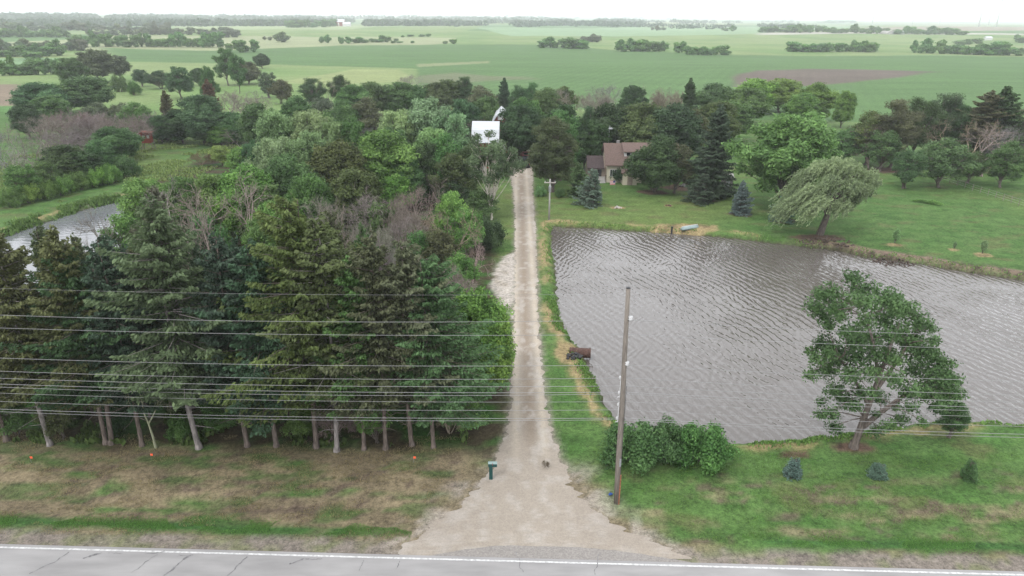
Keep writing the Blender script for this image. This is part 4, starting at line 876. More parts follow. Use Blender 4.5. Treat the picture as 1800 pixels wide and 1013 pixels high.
# distant woods on the horizon: one uncountable mass
g = np.random.default_rng(500); C = []; Rr = []
for (p0, p1, py, n, h) in [(-100, 560, 45.5, 300, 15), (540, 1130, 45, 330, 15), (-100, 700, 40, 360, 17), (500, 1300, 41, 300, 16), (900, 1420, 47, 100, 11), (-100, 1200, 36, 420, 20), (1100, 1500, 40, 110, 14), (-100, 1900, 33.5, 500, 24), (1180, 1440, 50, 50, 9)]:
    for k in range(n):
        px = g.uniform(p0, p1); x, y, z = at(px, py+g.normal()*.7+.0)
        m_ = fbm(np.array([px/55.]), np.array([py]), 9, 2)[0]
        if m_ < .36: continue
        C.append(np.array([x, y, z+h*.35])); Rr.append(h*.75*g.uniform(.6, 1.1))
Cn = np.array(C); Rn = np.array(Rr); P = []; 
for c, r in zip(Cn, Rn):
    k = 26; d = runit(k, g); P.append(np.concatenate([c+d*r*np.array([1.5, 1.0, .62]), np.full((k, 1), r)], 1))
P = np.concatenate(P); N = runit(len(P), g); U = perp(N, g)
V, Fq = quads(P[:, :3], U, np.cross(N, U), P[:, 3]*.42, .75)
dw = link('distant_woods', npmesh('distant_woods', V, Fq, LEAF, np.clip(.5+g.normal(size=len(Fq))*.12, 0, 1)), None, (.06, .095, .05)); tag(dw, 'hazy blue green woods along the horizon', 'woods', None, 'stuff')

# ------------------------------------------------------------------ ground cover stuff
def cover(name, label, pts, size, col, up=.6, asp=.25, mat=LEAF, h=None):
    pts = np.array(pts); n = len(pts); g = np.random.default_rng(len(pts))
    z = gz(pts[:, 0], pts[:, 1]); s = size*(.5+g.random(n))
    U = g.normal(size=(n, 3))*.45; U[:, 2] = 1; U /= np.linalg.norm(U, axis=1)[:, None]; W = perp(U, g)
    P = np.stack([pts[:, 0], pts[:, 1], z+s*.8], 1)
    V, Fq = quads(P, U, W, s, asp)
    o = link(name, npmesh(name, V, Fq, mat, np.clip(.5+g.normal(size=n)*.2, 0, 1)), None, col); return tag(o, label, 'ground cover', None, 'stuff')
def along(P, n, off, spread, g, test):
    P = np.array(P); Q = np.roll(P, -1, 0); Ls = np.linalg.norm(Q-P, axis=1); i = g.choice(len(P), n, p=Ls/Ls.sum()); t = g.random(n)[:, None]
    e = P[i]*(1-t)+Q[i]*t; d = (Q[i]-P[i])/Ls[i][:, None]; nrm = np.stack([d[:, 1], -d[:, 0]], 1)
    s = np.sign(sdpoly(*(e+nrm*.5).T, P)); e = e+nrm*s[:, None]*(off+g.normal(size=n)*spread)[:, None]
    k = fbm(e[:, 0]/2.2, e[:, 1]/2.2, 301, 2)
    return e[test(e) & (k > .42)]
g = np.random.default_rng(900)
ek = g.random(60000)
e1 = along(PONDR, 60000, .5, .38, g, lambda e: (np.hypot(e[:, 0], e[:, 1]) < 115) & ((e[:, 1] < 66) | (ek < .22)))
cover('bank_weeds', 'green weeds growing along the edge of the windy pond', e1[::2], .11, (.13, .23, .06), asp=.4)
e2 = along(PONDL, 30000, .8, .7, g, lambda e: (np.hypot(e[:, 0], e[:, 1]) < 160))
cover('far_bank_weeds', 'rough green growth along the edge of the left pond', e2, .28, (.12, .20, .06), asp=.35)
n = 70000; X = np.concatenate([g.uniform(-36, -5.5, n), g.uniform(13, 36, n//2)]); Y = 31.05-.0255*X+g.normal(size=len(X))*.33
k = fbm(X/3, Y/2, 303, 3) > .44; cover('roadside_grass', 'lush dark green grass strip along the road shoulder', np.stack([X[k], Y[k]], 1), .035, (.12, .25, .06), asp=.16)
n = 160000; X = g.uniform(-40, 34, n); Y = g.uniform(30.6, 40.5, n); k = (fbm(X/1.6, Y/.9, 305, 3) > .5) & ((X < -3.5-(38-Y)*.3) | (X > 6+(38-Y)*.6)) & ((Y < 39.3) | (X < 0)) & (np.abs(X-1.5) > 2.5)
sbk = bank(X[k], Y[k]); XY = np.stack([X[k], Y[k]], 1)[sbk > .8]
lf = XY[:, 0] < 0
cover('dry_verge_grass', 'short dry brownish grass on the left roadside verge', XY[lf & (fbm(XY[:, 0]/2, XY[:, 1], 306, 2) > .4)], .055, (.25, .215, .11), asp=.14)
cover('verge_grass', 'short green grass on the right roadside verge', XY[~lf], .048, (.13, .23, .06), asp=.15)
XY = np.stack([g.uniform(-55, -3, 60000), g.uniform(39.2, 58, 60000)], 1); k = (fbm(XY[:, 0]/2, XY[:, 1]/2, 307, 3) > .5) & (bank(XY[:, 0], XY[:, 1]) > 1)
cover('undergrowth', 'low leafy undergrowth on the floor of the windbreak', XY[k], .22, (.075, .115, .035), asp=.6)
XY = np.stack([g.uniform(-100, -22, 60000), g.uniform(100, 158, 60000)], 1); k = (sdpoly(XY[:, 0], XY[:, 1], WOODL) > -6) & (bank(XY[:, 0], XY[:, 1]) > 1) & (fbm(XY[:, 0]/6, XY[:, 1]/6, 309, 3) > .48)
cover('meadow_grass', 'tall pale meadow grass around the left pond', XY[k], .22, (.17, .23, .075), asp=.35)
# ------------------------------------------------------------------ built things
MT = dict(
 wood=M('weathered_pole_wood', (.165, .145, .125), .9, .28, 3.0, .5, stretch=(7, 7, .6)), white=M('white_paint', (.50, .50, .49), .6, .06, 3), porc=M('white_porcelain', (.42, .42, .42), .4),
 steel=M('galvanised_steel', (.30, .31, .32), .5, .12, 6, metal=.6), wire=M('pale_wire', (.24, .24, .24), .5, metal=.3), orange=M('orange_marker_paint', (.27, .11, .065), .8, .3, 9),
 green=M('dark_green_plastic', (.010, .052, .048), .45), lid=M('pale_green_lid', (.20, .27, .26), .5), cream=M('cream_siding', (.46, .42, .33), .8, .06, 2, .2, stretch=(.2, .2, 12)), roof=M('brown_shingle', (.112, .078, .066), .9, .22, 5, .4),
 droof=M('dark_brown_shingle', (.060, .045, .045), .9, .22, 5, .4), beige=M('beige_siding', (.22, .18, .15), .85, .12, 3, .2), glass=M('dark_window_glass', (.012, .016, .02), .08, spec=.6), wroof=M('white_metal_roof', (.42, .44, .46), .5, .10, 1.2, .5, stretch=(6, .3, .3)),
 red=M('red_barn_board', (.18, .045, .03), .85, .3, 4, .3, stretch=(5, 5, .6)), rust=M('rusty_pipe', (.075, .042, .034), .9, .35, 6, .5), black=M('black_car_paint', (.012, .013, .018), .25, spec=.6), carwhite=M('white_car_paint', (.50, .52, .55), .3, spec=.6), carred=M('red_car_paint', (.20, .02, .015), .3, spec=.6),
 tyre=M('black_rubber', (.015, .015, .015), .9), rim=M('grey_wheel_rim', (.2, .2, .21), .4, metal=.7), lamp=M('red_lens', (.25, .01, .01), .3), brick=M('grey_block', (.20, .19, .18), .9, .15, 5, .3), teal=M('pale_teal_fibreglass', (.22, .28, .275), .6, .12, 3), dark=M('dark_painted_metal', (.03, .03, .032), .6), stone=M('pale_fieldstone', (.36, .33, .30), .9, .2, 5, .5),
 flagr=M('flag_red_cloth', (.42, .05, .07), .9), flagw=M('flag_white_cloth', (.62, .60, .60), .9), flagb=M('flag_blue_cloth', (.03, .05, .16), .9), blueplas=M('blue_plastic', (.02, .06, .22), .5), conc=M('pale_concrete', (.32, .31, .29), .9, .1, 4, .2), blind=M('faded_red_board', (.17, .040, .026), .85, .3, 5, .3), turb=M('turbine_white', (.55, .56, .58), .5))
# utility pole
PX, PY, PZ = at(1084, 884)
T = thing('utility_pole', 'tall weathered wooden utility pole standing on the right of the driveway mouth', 'utility pole', (PX, PY, PZ))
m = MB(); m.tube([(0, 0, -.4), (-.08, 0, 3), (-.12, 0, 7), (-.2, 0, 10.5), (-.26, 0, 13.75)], [.175, .165, .15, .13, .115], 12); m.build('shaft', MT['wood'], T, smoothf=True)
m = MB(); m.tube([(-.26, 0, 13.75), (-.26, 0, 13.79)], .122, 12); m.build('pole_cap', MT['dark'], T)
for z_, s_ in [(12.05, .13), (9.35, .12)]:
    m = MB(); m.tube([(-.04, -.12, z_-.12), (-.04, -.12, z_-.02), (-.04, -.12, z_+.02), (-.04, -.12, z_+.14)], [s_*.55, s_, s_*.75, s_], 10); m.build('insulator', MT['porc'], T, smoothf=True)
for z_ in (7.95, 6.35):
    m = MB(); m.box(-.33, -.28, -.03, .03, z_-.75, z_+.55); m.tube([(-.30, 0, z_-.7), (-.42, 0, z_-.75)], .025, 6); m.tube([(-.30, 0, z_+.3), (-.12, 0, z_+.3)], .03, 6); m.build('bracket', MT['porc'], T)
for z_ in (8.45, 7.5, 6.75, 5.85):
    m = MB(); m.tube([(-.34, 0, z_-.09), (-.34, 0, z_), (-.34, 0, z_+.09)], [.05, .075, .05], 8); m.tube([(-.34, 0, z_), (-.1, 0, z_)], .018, 6); m.build('insulator', MT['porc'], T)
m = MB(); m.box(-.06, .05, -.183, -.17, 2.7, 3.25); m.build('tag', MT['steel'], T)
m = MB(); m.tube([(.10, -.15, 0), (.095, -.147, 2.1)], .035, 6); m.build('cable_guard', MT['orange'], T)
m = MB(); m.tube([(.06, -.165, 2.1), (.02, -.14, 8)], .012, 5); m.build('ground_wire', MT['dark'], T)
# wires: spans between this pole and its neighbours outside the picture
def wire_path(z0, side, sag, yo):
    P = []
    for k in range(0, 29):
        t = k/14; tt = t % 1 if t < 2 else 0
        x = PX+side*48.5*t; z = z0-4*sag*tt*(1-tt); P.append((x, PY+yo-.0255*(x-PX), z+.0))
    return P
hts = [(13.45, .40, .006, 'faint topmost'), (11.95, .50, .013, 'second from top'), (11.10, .42, .013, 'third from top'), (9.25, .45, .014, 'fourth from top'), (8.45, .50, .014, 'fifth from top'), (7.95, .45, .015, 'sixth from top'), (7.55, .42, .016, 'seventh from top'), (7.45, .55, .014, 'eighth from top'), (6.95, .42, .012, 'ninth from top'), (6.42, .45, .013, 'tenth from top'), (5.88, .42, .016, 'second lowest'), (5.78, .52, .014, 'lowest')]
for z_, sg, rd, lb in hts:
    for side, sn in ((-1, 'left'), (1, 'right')):
        if z_ > 13 and side > 0: continue
        m = MB(); m.tube([(x, y, z) for x, y, z in wire_path(z_, side, sg*(1 if side < 0 else 1.15), -.0)], rd*.85, 5)
        tag(m.build('power_line', MT['wire']), f'{lb} pale wire running {sn} from the near utility pole', 'wire', 'overhead wires along the road')
# far pole
x, y, z = at(965, 387)
T = thing('utility_pole', 'short pole with crossarm and grey transformer beside the driveway at the pond corner', 'utility pole', (x, y, z))
m = MB(); m.tube([(0, 0, -.3), (0, 0, 5.9)], [.14, .10], 8); m.build('shaft', MT['conc'], T, smoothf=True)
m = MB(); m.box(-.8, .8, -.16, -.06, 5.35, 5.47); m.build('crossarm', MT['stone'], T)
for s_ in (-.7, 0, .7):
    m = MB(); m.tube([(s_, -.11, 5.47), (s_, -.11, 5.66)], .045, 6); m.build('insulator', MT['porc'], T)
m = MB(); m.tube([(-.02, -.36, 4.15), (-.02, -.36, 4.25), (-.02, -.36, 4.95), (-.02, -.36, 5.05)], [.15, .2, .2, .1], 10); m.build('transformer', MT['steel'], T)
# mailbox
x, y, z = at(863, 842)
T = thing('mailbox', 'dark green moulded mailbox post with pale top left of the driveway mouth', 'mailbox', (x, y, z))
m = MB(); m.box(-.11, .11, -.11, .11, -.1, 1.02); m.build('post', MT['green'], T, bevel=.02)
prof = [(-.14, 0), (.14, 0), (.14, .14)]+[(.14*math.cos(a), .14+.13*math.sin(a)) for a in np.linspace(0, math.pi, 8)[1:-1]]+[(-.14, .14)]
b_ = MB(); b_.extr(prof, 'x', -.16, .38); q = b_.build('box', MT['green'], T, loc=(0, 0, .98)); 
m = MB(); m.extr([(.15*math.cos(a), .15+.14*math.sin(a)) for a in np.linspace(.45, math.pi-.45, 7)]+[(.145*math.cos(a), .145+.125*math.sin(a)) for a in np.linspace(math.pi-.45, .45, 7)], 'x', -.17, .39); m.build('lid', MT['lid'], T, loc=(0, 0, .985))
m = MB(); m.box(.1, .12, -.17, -.15, 1.1, 1.3); m.build('flag', MT['lamp'], T)
# marker flags
for px, py, lb in [(55, 813, 'orange marker flag on the left verge, nearest the left frame edge'), (266, 808, 'orange marker flag in the grass below the pale dead tree'), (727, 813, 'orange marker flag on the verge nearest the mailbox')]:
    x, y, z = at(px, py); T = thing('marker_flag', lb, 'marker flag', (x, y, z), 0, 'orange utility marker flags')
    m = MB(); m.tube([(0, 0, -.05), (0, 0, .45)], .008, 5); m.build('stake', MT['steel'], T)
    m = MB(); m.box(0, .16, -.006, .006, .30, .45); m.build('flag', M('orange_flag', (.75, .12, .05), .7), T)
x, y, z = at(1073, 872); m = MB(); m.tube([(-.1, 0, .06), (.0, .05, .12), (.12, .1, .07)], [.05, .09, .05], 7); tag(m.build('crumpled_bag', MT['blueplas'], loc=(x, y, z)), 'small crumpled blue litter beside the foot of the utility pole', 'litter')
# culvert
x, y, z = at(1019, 626, -.2)
T = thing('culvert_pipe', 'rusty open drain pipe sticking out of the left pond bank', 'pipe', (x, y, z-.12), math.radians(-6))
m = MB(); n_ = 16; R_ = .42
for i in range(9): m.tube([(-.9+i*.2, 0, .25), (-.8+i*.2, 0, .25), (-.7+i*.2, 0, .25)], [R_, R_*1.05, R_], n_, cap=False)
m.tube([(-.9, 0, .25), (.9, 0, .25)], R_*.9, n_, cap=False); m.build('pipe_barrel', MT['rust'], T, smoothf=True)
m = MB(); m.tube([(.86, 0, .25), (.93, 0, .25)], R_*1.08, n_, cap=False); m.tube([(.86, 0, .25), (.93, 0, .25)], R_*.93, n_, cap=False); m.build('pipe_rim', MT['rust'], T)
m = MB(); m.tube([(-.2, 0, .25), (-.19, 0, .25)], R_*.9, n_); m.build('pipe_inside', MT['dark'], T)
gg = random.Random(8)
def rockpile(name, lb, cat, px, py, n, rad, size, mat, h=.3):
    x, y, z = at(px, py); m = MB()
    for k in range(n):
        a = gg.random()*6.28; r = rad*gg.random()**.6; s = size*gg.uniform(.5, 1.2); c = Vector((math.cos(a)*r, math.sin(a)*r*.7, s*.3+h*gg.random()*(1-r/rad)))
        V = []; 
        for i in range(4):
            ph = math.pi*(i+.5)/4
            for j in range(6): V.append(c+Vector((math.sin(ph)*math.cos(j*1.047)*s*gg.uniform(.7, 1.1), math.sin(ph)*math.sin(j*1.047)*s*gg.uniform(.7, 1.1), math.cos(ph)*s*.7)))
        m.add(V, [(i*6+j, i*6+(j+1) % 6, (i+1)*6+(j+1) % 6, (i+1)*6+j) for i in range(3) for j in range(6)]+[tuple(range(6)), tuple(range(23, 17, -1))])
    return tag(m.build(name, mat, loc=(x, y, z)), lb, cat, None, 'stuff' if n > 20 else None)
rockpile('rubble_heap', 'dark heap of rubble and roots beside the rusty drain pipe', 'rubble', 1008, 628, 40, .75, .16, MT['dark'], .35)
rockpile('rubble_heap', 'brown brush and rubble heap under the windblown willow', 'rubble', 1452, 427, 110, 3.4, .17, M('brown_brush', (.075, .058, .045), .95, .4, 5, .5), .5)
rockpile('rubble_heap', 'dark brush heap on the bank right of the willow', 'rubble', 1575, 452, 90, 2.6, .16, M('dark_brush', (.06, .043, .035), .95, .4, 5, .5), .4)
rockpile('stone_ring', 'pale stones in a mulch ring on the lawn right of the small spruces', 'stones', 1085, 366, 14, .6, .2, MT['stone'], .25)
rockpile('stone_ring', 'few dark stones on the lawn between the maple and the blue spruce', 'stones', 1176, 362, 8, .5, .16, MT['rust'], .15)
rockpile('garden_rocks', 'grey rocks on the red mulch bed right of the maple', 'rocks', 1205, 328, 26, 1.3, .3, MT['brick'], .5)
x, y, z = at(1181, 404); m = MB(); m.tube([(0, 0, -.1), (0, 0, .95)], [.13, .12], 9); m.tube([(0, 0, .95), (0, 0, 1.0)], .16, 9); tag(m.build('dock_post', MT['dark'], loc=(x, y, z)), 'short dark post on the sandy bank left of the upturned boat', 'post')
x, y, z = at(1212, 402)
T = thing('upturned_boat', 'pale teal upturned narrow boat lying on the sandy far bank', 'boat', (x, y, z), math.radians(28))
m = MB(); secs = []
for i in range(9):
    t = -1+i/4; w_ = .38*(1-abs(t)**4*.35); h_ = .42*(1-abs(t)**4*.25)
    secs.append([(t*1.45, w_*math.cos(a), h_*math.sin(a)) for a in np.linspace(0, math.pi, 9)])
V = [p for s in secs for p in s]; m.add(V, [(i*9+j, i*9+j+1, (i+1)*9+j+1, (i+1)*9+j) for i in range(8) for j in range(8)]+[tuple(range(9)), tuple(range(80, 71, -1))]+[(i*9, (i+1)*9, (i+1)*9+8, i*9+8) for i in range(8)])
m.build('hull', MT['teal'], T, smoothf=True); m = MB(); m.box(-1.4, 1.4, -.03, .03, .40, .46); m.build('keel', MT['white'], T)
# ---- cream house
hx, hy, hz_ = at(1066, 321)
T = thing('farmhouse', 'cream sided farmhouse with brown shingle roof behind the round maple', 'house', (hx, hy, hz_-.1))
W_, D_, E_, Rg = 12.5, 8.0, 3.35, 6.1
m = MB(); m.extr([(0, 0), (D_, 0), (D_, E_), (D_/2, Rg-.12), (0, E_)], 'x', 0, W_); m.build('wall', MT['cream'], T)
sl = (Rg-E_)/(D_/2)
m = MB(); m.extr([(-.45, E_-.45*sl), (D_/2, Rg), (D_+.45, E_-.45*sl), (D_+.45, E_-.45*sl+.16), (D_/2, Rg+.17), (-.45, E_-.45*sl+.16)], 'x', -.4, W_+.4); roofo = m.build('roof', MT['roof'], T)
m = MB(); m.box(2.0, 2.5, D_/2+.2, D_/2+.7, Rg-.2, Rg+.55); m.build('chimney', MT['brick'], roofo)
dz0, dz1 = 1.35, D_/2-.1
m = MB(); m.add([(3.0, dz0, E_+dz0*sl), (9.4, dz0, E_+dz0*sl), (9.4, dz0, E_+dz0*sl+.95), (3.0, dz0, E_+dz0*sl+.95), (3.0, dz1, Rg+.05), (9.4, dz1, Rg+.05)], [(0, 1, 2, 3), (0, 3, 4), (1, 5, 2), (3, 2, 5, 4)]); dm = m.build('dormer', MT['white'], T)
m = MB(); m.add([(2.8, dz0-.35, E_+dz0*sl+.90), (9.6, dz0-.35, E_+dz0*sl+.90), (9.6, dz1, Rg+.19), (2.8, dz1, Rg+.19), (2.8, dz0-.35, E_+dz0*sl+1.02), (9.6, dz0-.35, E_+dz0*sl+1.02), (9.6, dz1, Rg+.31), (2.8, dz1, Rg+.31)], [(0, 1, 2, 3), (4, 7, 6, 5), (0, 4, 5, 1), (1, 5, 6, 2), (2, 6, 7, 3), (3, 7, 4, 0)]); m.build('dormer_roof', MT['roof'], dm)
for i in range(4):
    x0 = 3.45+i*1.5; zz = E_+dz0*sl
    m = MB(); m.box(x0, x0+.62, dz0-.03, dz0-.01, zz+.22, zz+.78); w_ = m.build('window', MT['glass'], dm)
def window(x0, x1, z0, z1, y0, par, panes=1):
    m = MB(); f = .07
    m.box(x0-f, x1+f, y0-.05, y0-.004, z1, z1+f); m.box(x0-f, x1+f, y0-.07, y0-.004, z0-f, z0); m.box(x0-f, x0, y0-.05, y0-.004, z0, z1); m.box(x1, x1+f, y0-.05, y0-.004, z0, z1)
    for k in range(1, panes): xx = x0+(x1-x0)*k/panes; m.box(xx-.035, xx+.035, y0-.045, y0-.004, z0, z1)
    fr = m.build('window', MT['white'], par); g_ = MB().box(x0, x1, y0-.02, y0-.006, z0, z1).build('pane', MT['glass'], fr); return fr
window(.55, 1.95, 1.25, 2.35, 0, T, 4); window(6.2, 7.4, 1.2, 2.4, 0, T, 2); window(9.6, 10.8, 1.2, 2.4, 0, T, 2)
m = MB(); m.extr([(2.55, 0), (4.95, 0), (4.95, 2.15), (3.75, 3.0), (2.55, 2.15)], 'y', -1.9, -.01); pv_ = m.build('porch', MT['cream'], T)
m = MB(); m.extr([(2.3, 2.0), (3.75, 3.03), (5.2, 2.0), (5.2, 2.16), (3.75, 3.2), (2.3, 2.16)], 'y', -2.15, -.02); m.build('porch_roof', MT['roof'], pv_)
m = MB(); m.box(3.3, 4.2, -1.96, -1.905, .05, 2.0); m.build('door', MT['beige'], pv_)
m = MB(); m.extr([(1.2, 0), (6.2, 0), (6.2, 2.5), (3.7, 3.9), (1.2, 2.5)], 'x', -3.1, -.01); an = m.build('annex', MT['beige'], T)
m = MB(); m.extr([(.8, 2.28), (3.7, 3.92), (6.6, 2.28), (6.6, 2.44), (3.7, 4.1), (.8, 2.44)], 'x', -3.3, -.415); m.build('annex_roof', MT['droof'], an)
m = MB(); m.box(-1.5, -.8, 1.13, 1.19, .1, 2.1); m.build('door', MT['dark'], an)
m = MB(); 
for i in range(4): m.box(-1.4, -.2, -.6+i*.35, -.25+i*.35, 0, .18+i*.18)
m.box(-1.4, -.2, .8, 1.15, 0, .9); m.build('steps', MT['conc'], T)
x, y, z = at(1077, 305); y += 12
T = thing('antenna_mast', 'thin mast with a pale dish above the ridge of the cream house', 'antenna', (hx+1.2, hy+9.0, g1(hx+1.2, hy+9)))
m = MB(); m.tube([(0, 0, -.2), (0, 0, 8.2)], .05, 6); m.build('mast', MT['steel'], T)
m = MB()
for i in range(4): m.tube([(-.1, 0, 7.9+i*.0), (.7-.2*i, -.1+.25*i, 8.0+.12*i)], .025, 4)
m.add([(0+.5*math.cos(a)*(.2 if k == 0 else .85)+.2, -.1+.1*k, 7.9+.22*math.sin(a)*(.2 if k == 0 else .9)) for k in (0, 1) for a in np.linspace(0, 2*math.pi, 13)[:-1]], [(i, (i+1) % 12, 12+(i+1) % 12, 12+i) for i in range(12)]+[tuple(range(12))]); m.build('dish', MT['steel'], T)
# flag on a short pole
x, y, z = at(1081, 331)
T = thing('garden_flag', 'small red and white striped flag on a short staff before the cream house', 'flag', (x, y, z), .2)
m = MB(); m.tube([(0, 0, -.1), (0, 0, 1.5)], .02, 6); m.build('staff', MT['steel'], T)
for i in range(7): MB().box(-.95, -.02, -.006, .006, .6+i*.1, .7+i*.1).build('stripe', MT['flagr'] if i % 2 == 0 else MT['flagw'], T)
MB().box(-.40, -.02, -.012, .012, .95, 1.3).build('canton', MT['flagb'], T)
# grey garden shed
x, y, z = at(1278, 329)
T = thing('garden_shed', 'small grey garden shed with pale roof behind the neat blue spruce', 'shed', (x-.7, y, z-.1))
m = MB(); m.extr([(0, 0), (1.5, 0), (1.5, 1.75), (.75, 2.2), (0, 1.75)], 'x', 0, 1.6); m.build('wall', MT['brick'], T)
m = MB(); m.extr([(-.15, 1.68), (.75, 2.23), (1.65, 1.68), (1.65, 1.76), (.75, 2.32), (-.15, 1.76)], 'x', -.12, 1.72); m.build('roof', MT['conc'], T)
m = MB(); m.box(.45, 1.1, -.04, -.005, .1, 1.55); m.build('door', MT['steel'], T)
# barns
def gambrel(w, e, k1, k2, t=0.0):
    return [(-w/2-t, e-t*.3), (-w/2*.62-t*.5, e+k1+t*.7), (0, e+k2+t), (w/2*.62+t*.5, e+k1+t*.7), (w/2+t, e-t*.3)]
def barn(lb, x, y, L_, W_, e, k1, k2, rotz, rm, wm, trim=False, door=True):
    T = thing('barn', lb, 'barn', (x, y, g1(x, y)-.1), rotz)
    pr = gambrel(W_, e, k1, k2); m = MB(); m.extr([(-W_/2, 0)]+pr+[(W_/2, 0)], 'y', 0, L_); m.build('wall', wm, T)
    o_ = gambrel(W_, e, k1, k2, .35); i_ = gambrel(W_, e, k1, k2, .04)
    m = MB(); m.extr(o_+i_[::-1], 'y', -.5, L_+.5); m.build('roof', rm, T)
    if door:
        m = MB(); m.box(-1.0, 1.0, -.08, -.01, 0, 2.9); m.build('door', MT['white'], T)
        m = MB(); m.box(-.6, .6, -.08, -.01, e+.4, e+1.5); m.build('loft_door', MT['white'], T)
    return T
x, y, z = at(833, 240, 6.0)
barn('white roofed barn seen side on left of the farmyard', x+4.2, y+4, 4.2, 7.4, 5.0, 1.8, 3.0, math.pi/2, MT['wroof'], MT['red'], door=False)
x, y, z = at(880, 197, 8.5)
barn('taller gambrel barn with white edged arch and red gable behind the white roof', x, y, 9, 2.9, 6.6, .95, 1.75, 0, MT['wroof'], MT['red'])
def shed(name, lb, cat, x, y, w, d, e, r, rm, wm, rotz=0, roll=True):
    T = thing(name, lb, cat, (x, y, g1(x, y)-.1), rotz)
    m = MB(); m.extr([(0, 0), (d, 0), (d, e), (d/2, r-.06), (0, e)], 'x', 0, w); m.build('wall', wm, T)
    s_ = (r-e)/(d/2); m = MB(); m.extr([(-.3, e-.3*s_), (d/2, r), (d+.3, e-.3*s_), (d+.3, e-.3*s_+.12), (d/2, r+.13), (-.3, e-.3*s_+.12)], 'x', -.3, w+.3); m.build('roof', rm, T)
    if roll: m = MB(); m.box(w*.35, w*.35+min(2.6, w*.3), -.06, -.005, 0, e*.82); m.build('door', MT['white'], T)
    return T
x, y, z = at(637, 222, 4.2); shed('shed', 'white roofed shed hidden in the grove, left of its neighbour', 'shed', x, y, 2.0, 5, 3.3, 4.6, MT['wroof'], MT['beige'])
x, y, z = at(660, 220, 4.2); shed('shed', 'white roofed shed hidden in the grove, right of its neighbour', 'shed', x, y+1, 3.4, 5, 3.1, 4.2, MT['conc'], MT['beige'])
x, y, z = at(714, 316, 1.0); shed('shed', 'long low pale roofed shelter glimpsed through the wood left of the driveway', 'shed', x, y, 9.2, 3, 1.7, 2.2, MT['wroof'], MT['brick'])
# vehicles
def vehicle(name, lb, cat, px, py, rotz, paint, pickup=False, sc_=1.0):
    x, y, z = at(px, py); T = thing(name, lb, cat, (x, y, z), rotz); T.scale = (sc_,)*3
    h2 = .82
    prof = [(-2.5, .42), (-2.45, .95), (-1.35, 1.05), (-.75, 1.72), (.55, 1.75), (.75, 1.1), (2.5, 1.08), (2.55, .45)] if pickup else [(-2.2, .40), (-2.15, .82), (-1.2, .95), (-.55, 1.45), (1.0, 1.47), (1.75, 1.0), (2.15, .95), (2.2, .42)]
    m = MB(); n_ = len(prof); V = []
    for sgn, ins in ((-1, 1), (1, 1)):
        for a, b in prof: V.append((a, sgn*(.95 if b < 1.12 else .74), b))
    m.add(V, [tuple(range(n_)), tuple(range(2*n_-1, n_-1, -1))]+[(i, n_+i, n_+(i+1) % n_, (i+1) % n_) for i in range(n_)]); m.build('body', paint, T, bevel=.05)
    a0, b0, a1, b1 = (prof[2], prof[3], prof[4], prof[5])[0], prof[3], prof[4], prof[5]
    m = MB(); e = .012
    fx = [(prof[2][0]*.8+b0[0]*.2, prof[2][1]*.8+b0[1]*.2), (prof[2][0]*.12+b0[0]*.88, prof[2][1]*.12+b0[1]*.88)]
    m.add([(fx[0][0]-.03, -.72, fx[0][1]+e), (fx[0][0]-.03, .72, fx[0][1]+e), (fx[1][0]-.03, .62, fx[1][1]+e), (fx[1][0]-.03, -.62, fx[1][1]+e)], [(0, 1, 2, 3)]); m.build('windscreen', MT['glass'], T)
    rx = [(a1[0]*.85+b1[0]*.15+.03, a1[1]*.85+b1[1]*.15), (a1[0]*.2+b1[0]*.8+.03, a1[1]*.2+b1[1]*.8)]
    m = MB(); m.add([(rx[0][0], -.62, rx[0][1]), (rx[0][0], .62, rx[0][1]), (rx[1][0], .72, rx[1][1]), (rx[1][0], -.72, rx[1][1])], [(0, 1, 2, 3)]); m.build('rear_window', MT['glass'], T)
    for s in (-1, 1):
        m = MB(); m.add([(b0[0]+.05, s*.775, b0[1]-.08), (a1[0]-.05, s*.775, b0[1]-.08), (a1[0]+.05, s*.90, 1.12), (b0[0]-.35, s*.90, 1.12)], [(0, 1, 2, 3)]); m.build('side_window', MT['glass'], T)
        for wx in (-1.5, 1.45):
            m = MB(); m.tube([(wx, s*.72, .36), (wx, s*.97, .36)], .37, 16); w_ = m.build('wheel', MT['tyre'], T); MB().tube([(wx, s*.96, .36), (wx, s*.985, .36)], .2, 12).build('rim', MT['rim'], w_)
        m = MB(); m.box(prof[-1][0]-.02, prof[-1][0]+.03, s*.78-.1, s*.78+.1, .72, .98); m.build('tail_light', MT['lamp'], T)
        m = MB(); m.box(prof[0][0]-.02, prof[0][0]+.06, s*.7-.14, s*.7+.14, .65, .8); m.build('headlight', MT['porc'], T)
    if pickup: MB().box(1.0, 2.42, -.8, .8, 1.083, 1.10).build('bed_cover', MT['dark'], T)
    return T
vehicle('pickup_truck', 'black pickup truck parked at the far end of the driveway', 'pickup truck', 921, 292, math.radians(-84), MT['black'], True)
vehicle('parked_car', 'red vehicle parked right behind the black pickup truck', 'car', 925, 282, math.radians(-80), MT['carred'], True, 1.0)
vehicle('parked_car', 'white car glimpsed behind the white stemmed birch', 'car', 833, 303, math.radians(10), MT['carwhite'])
vehicle('parked_car', 'white car glimpsed behind the very large pale tree on the lawn', 'car', 1432, 266, math.radians(6), MT['carwhite'])
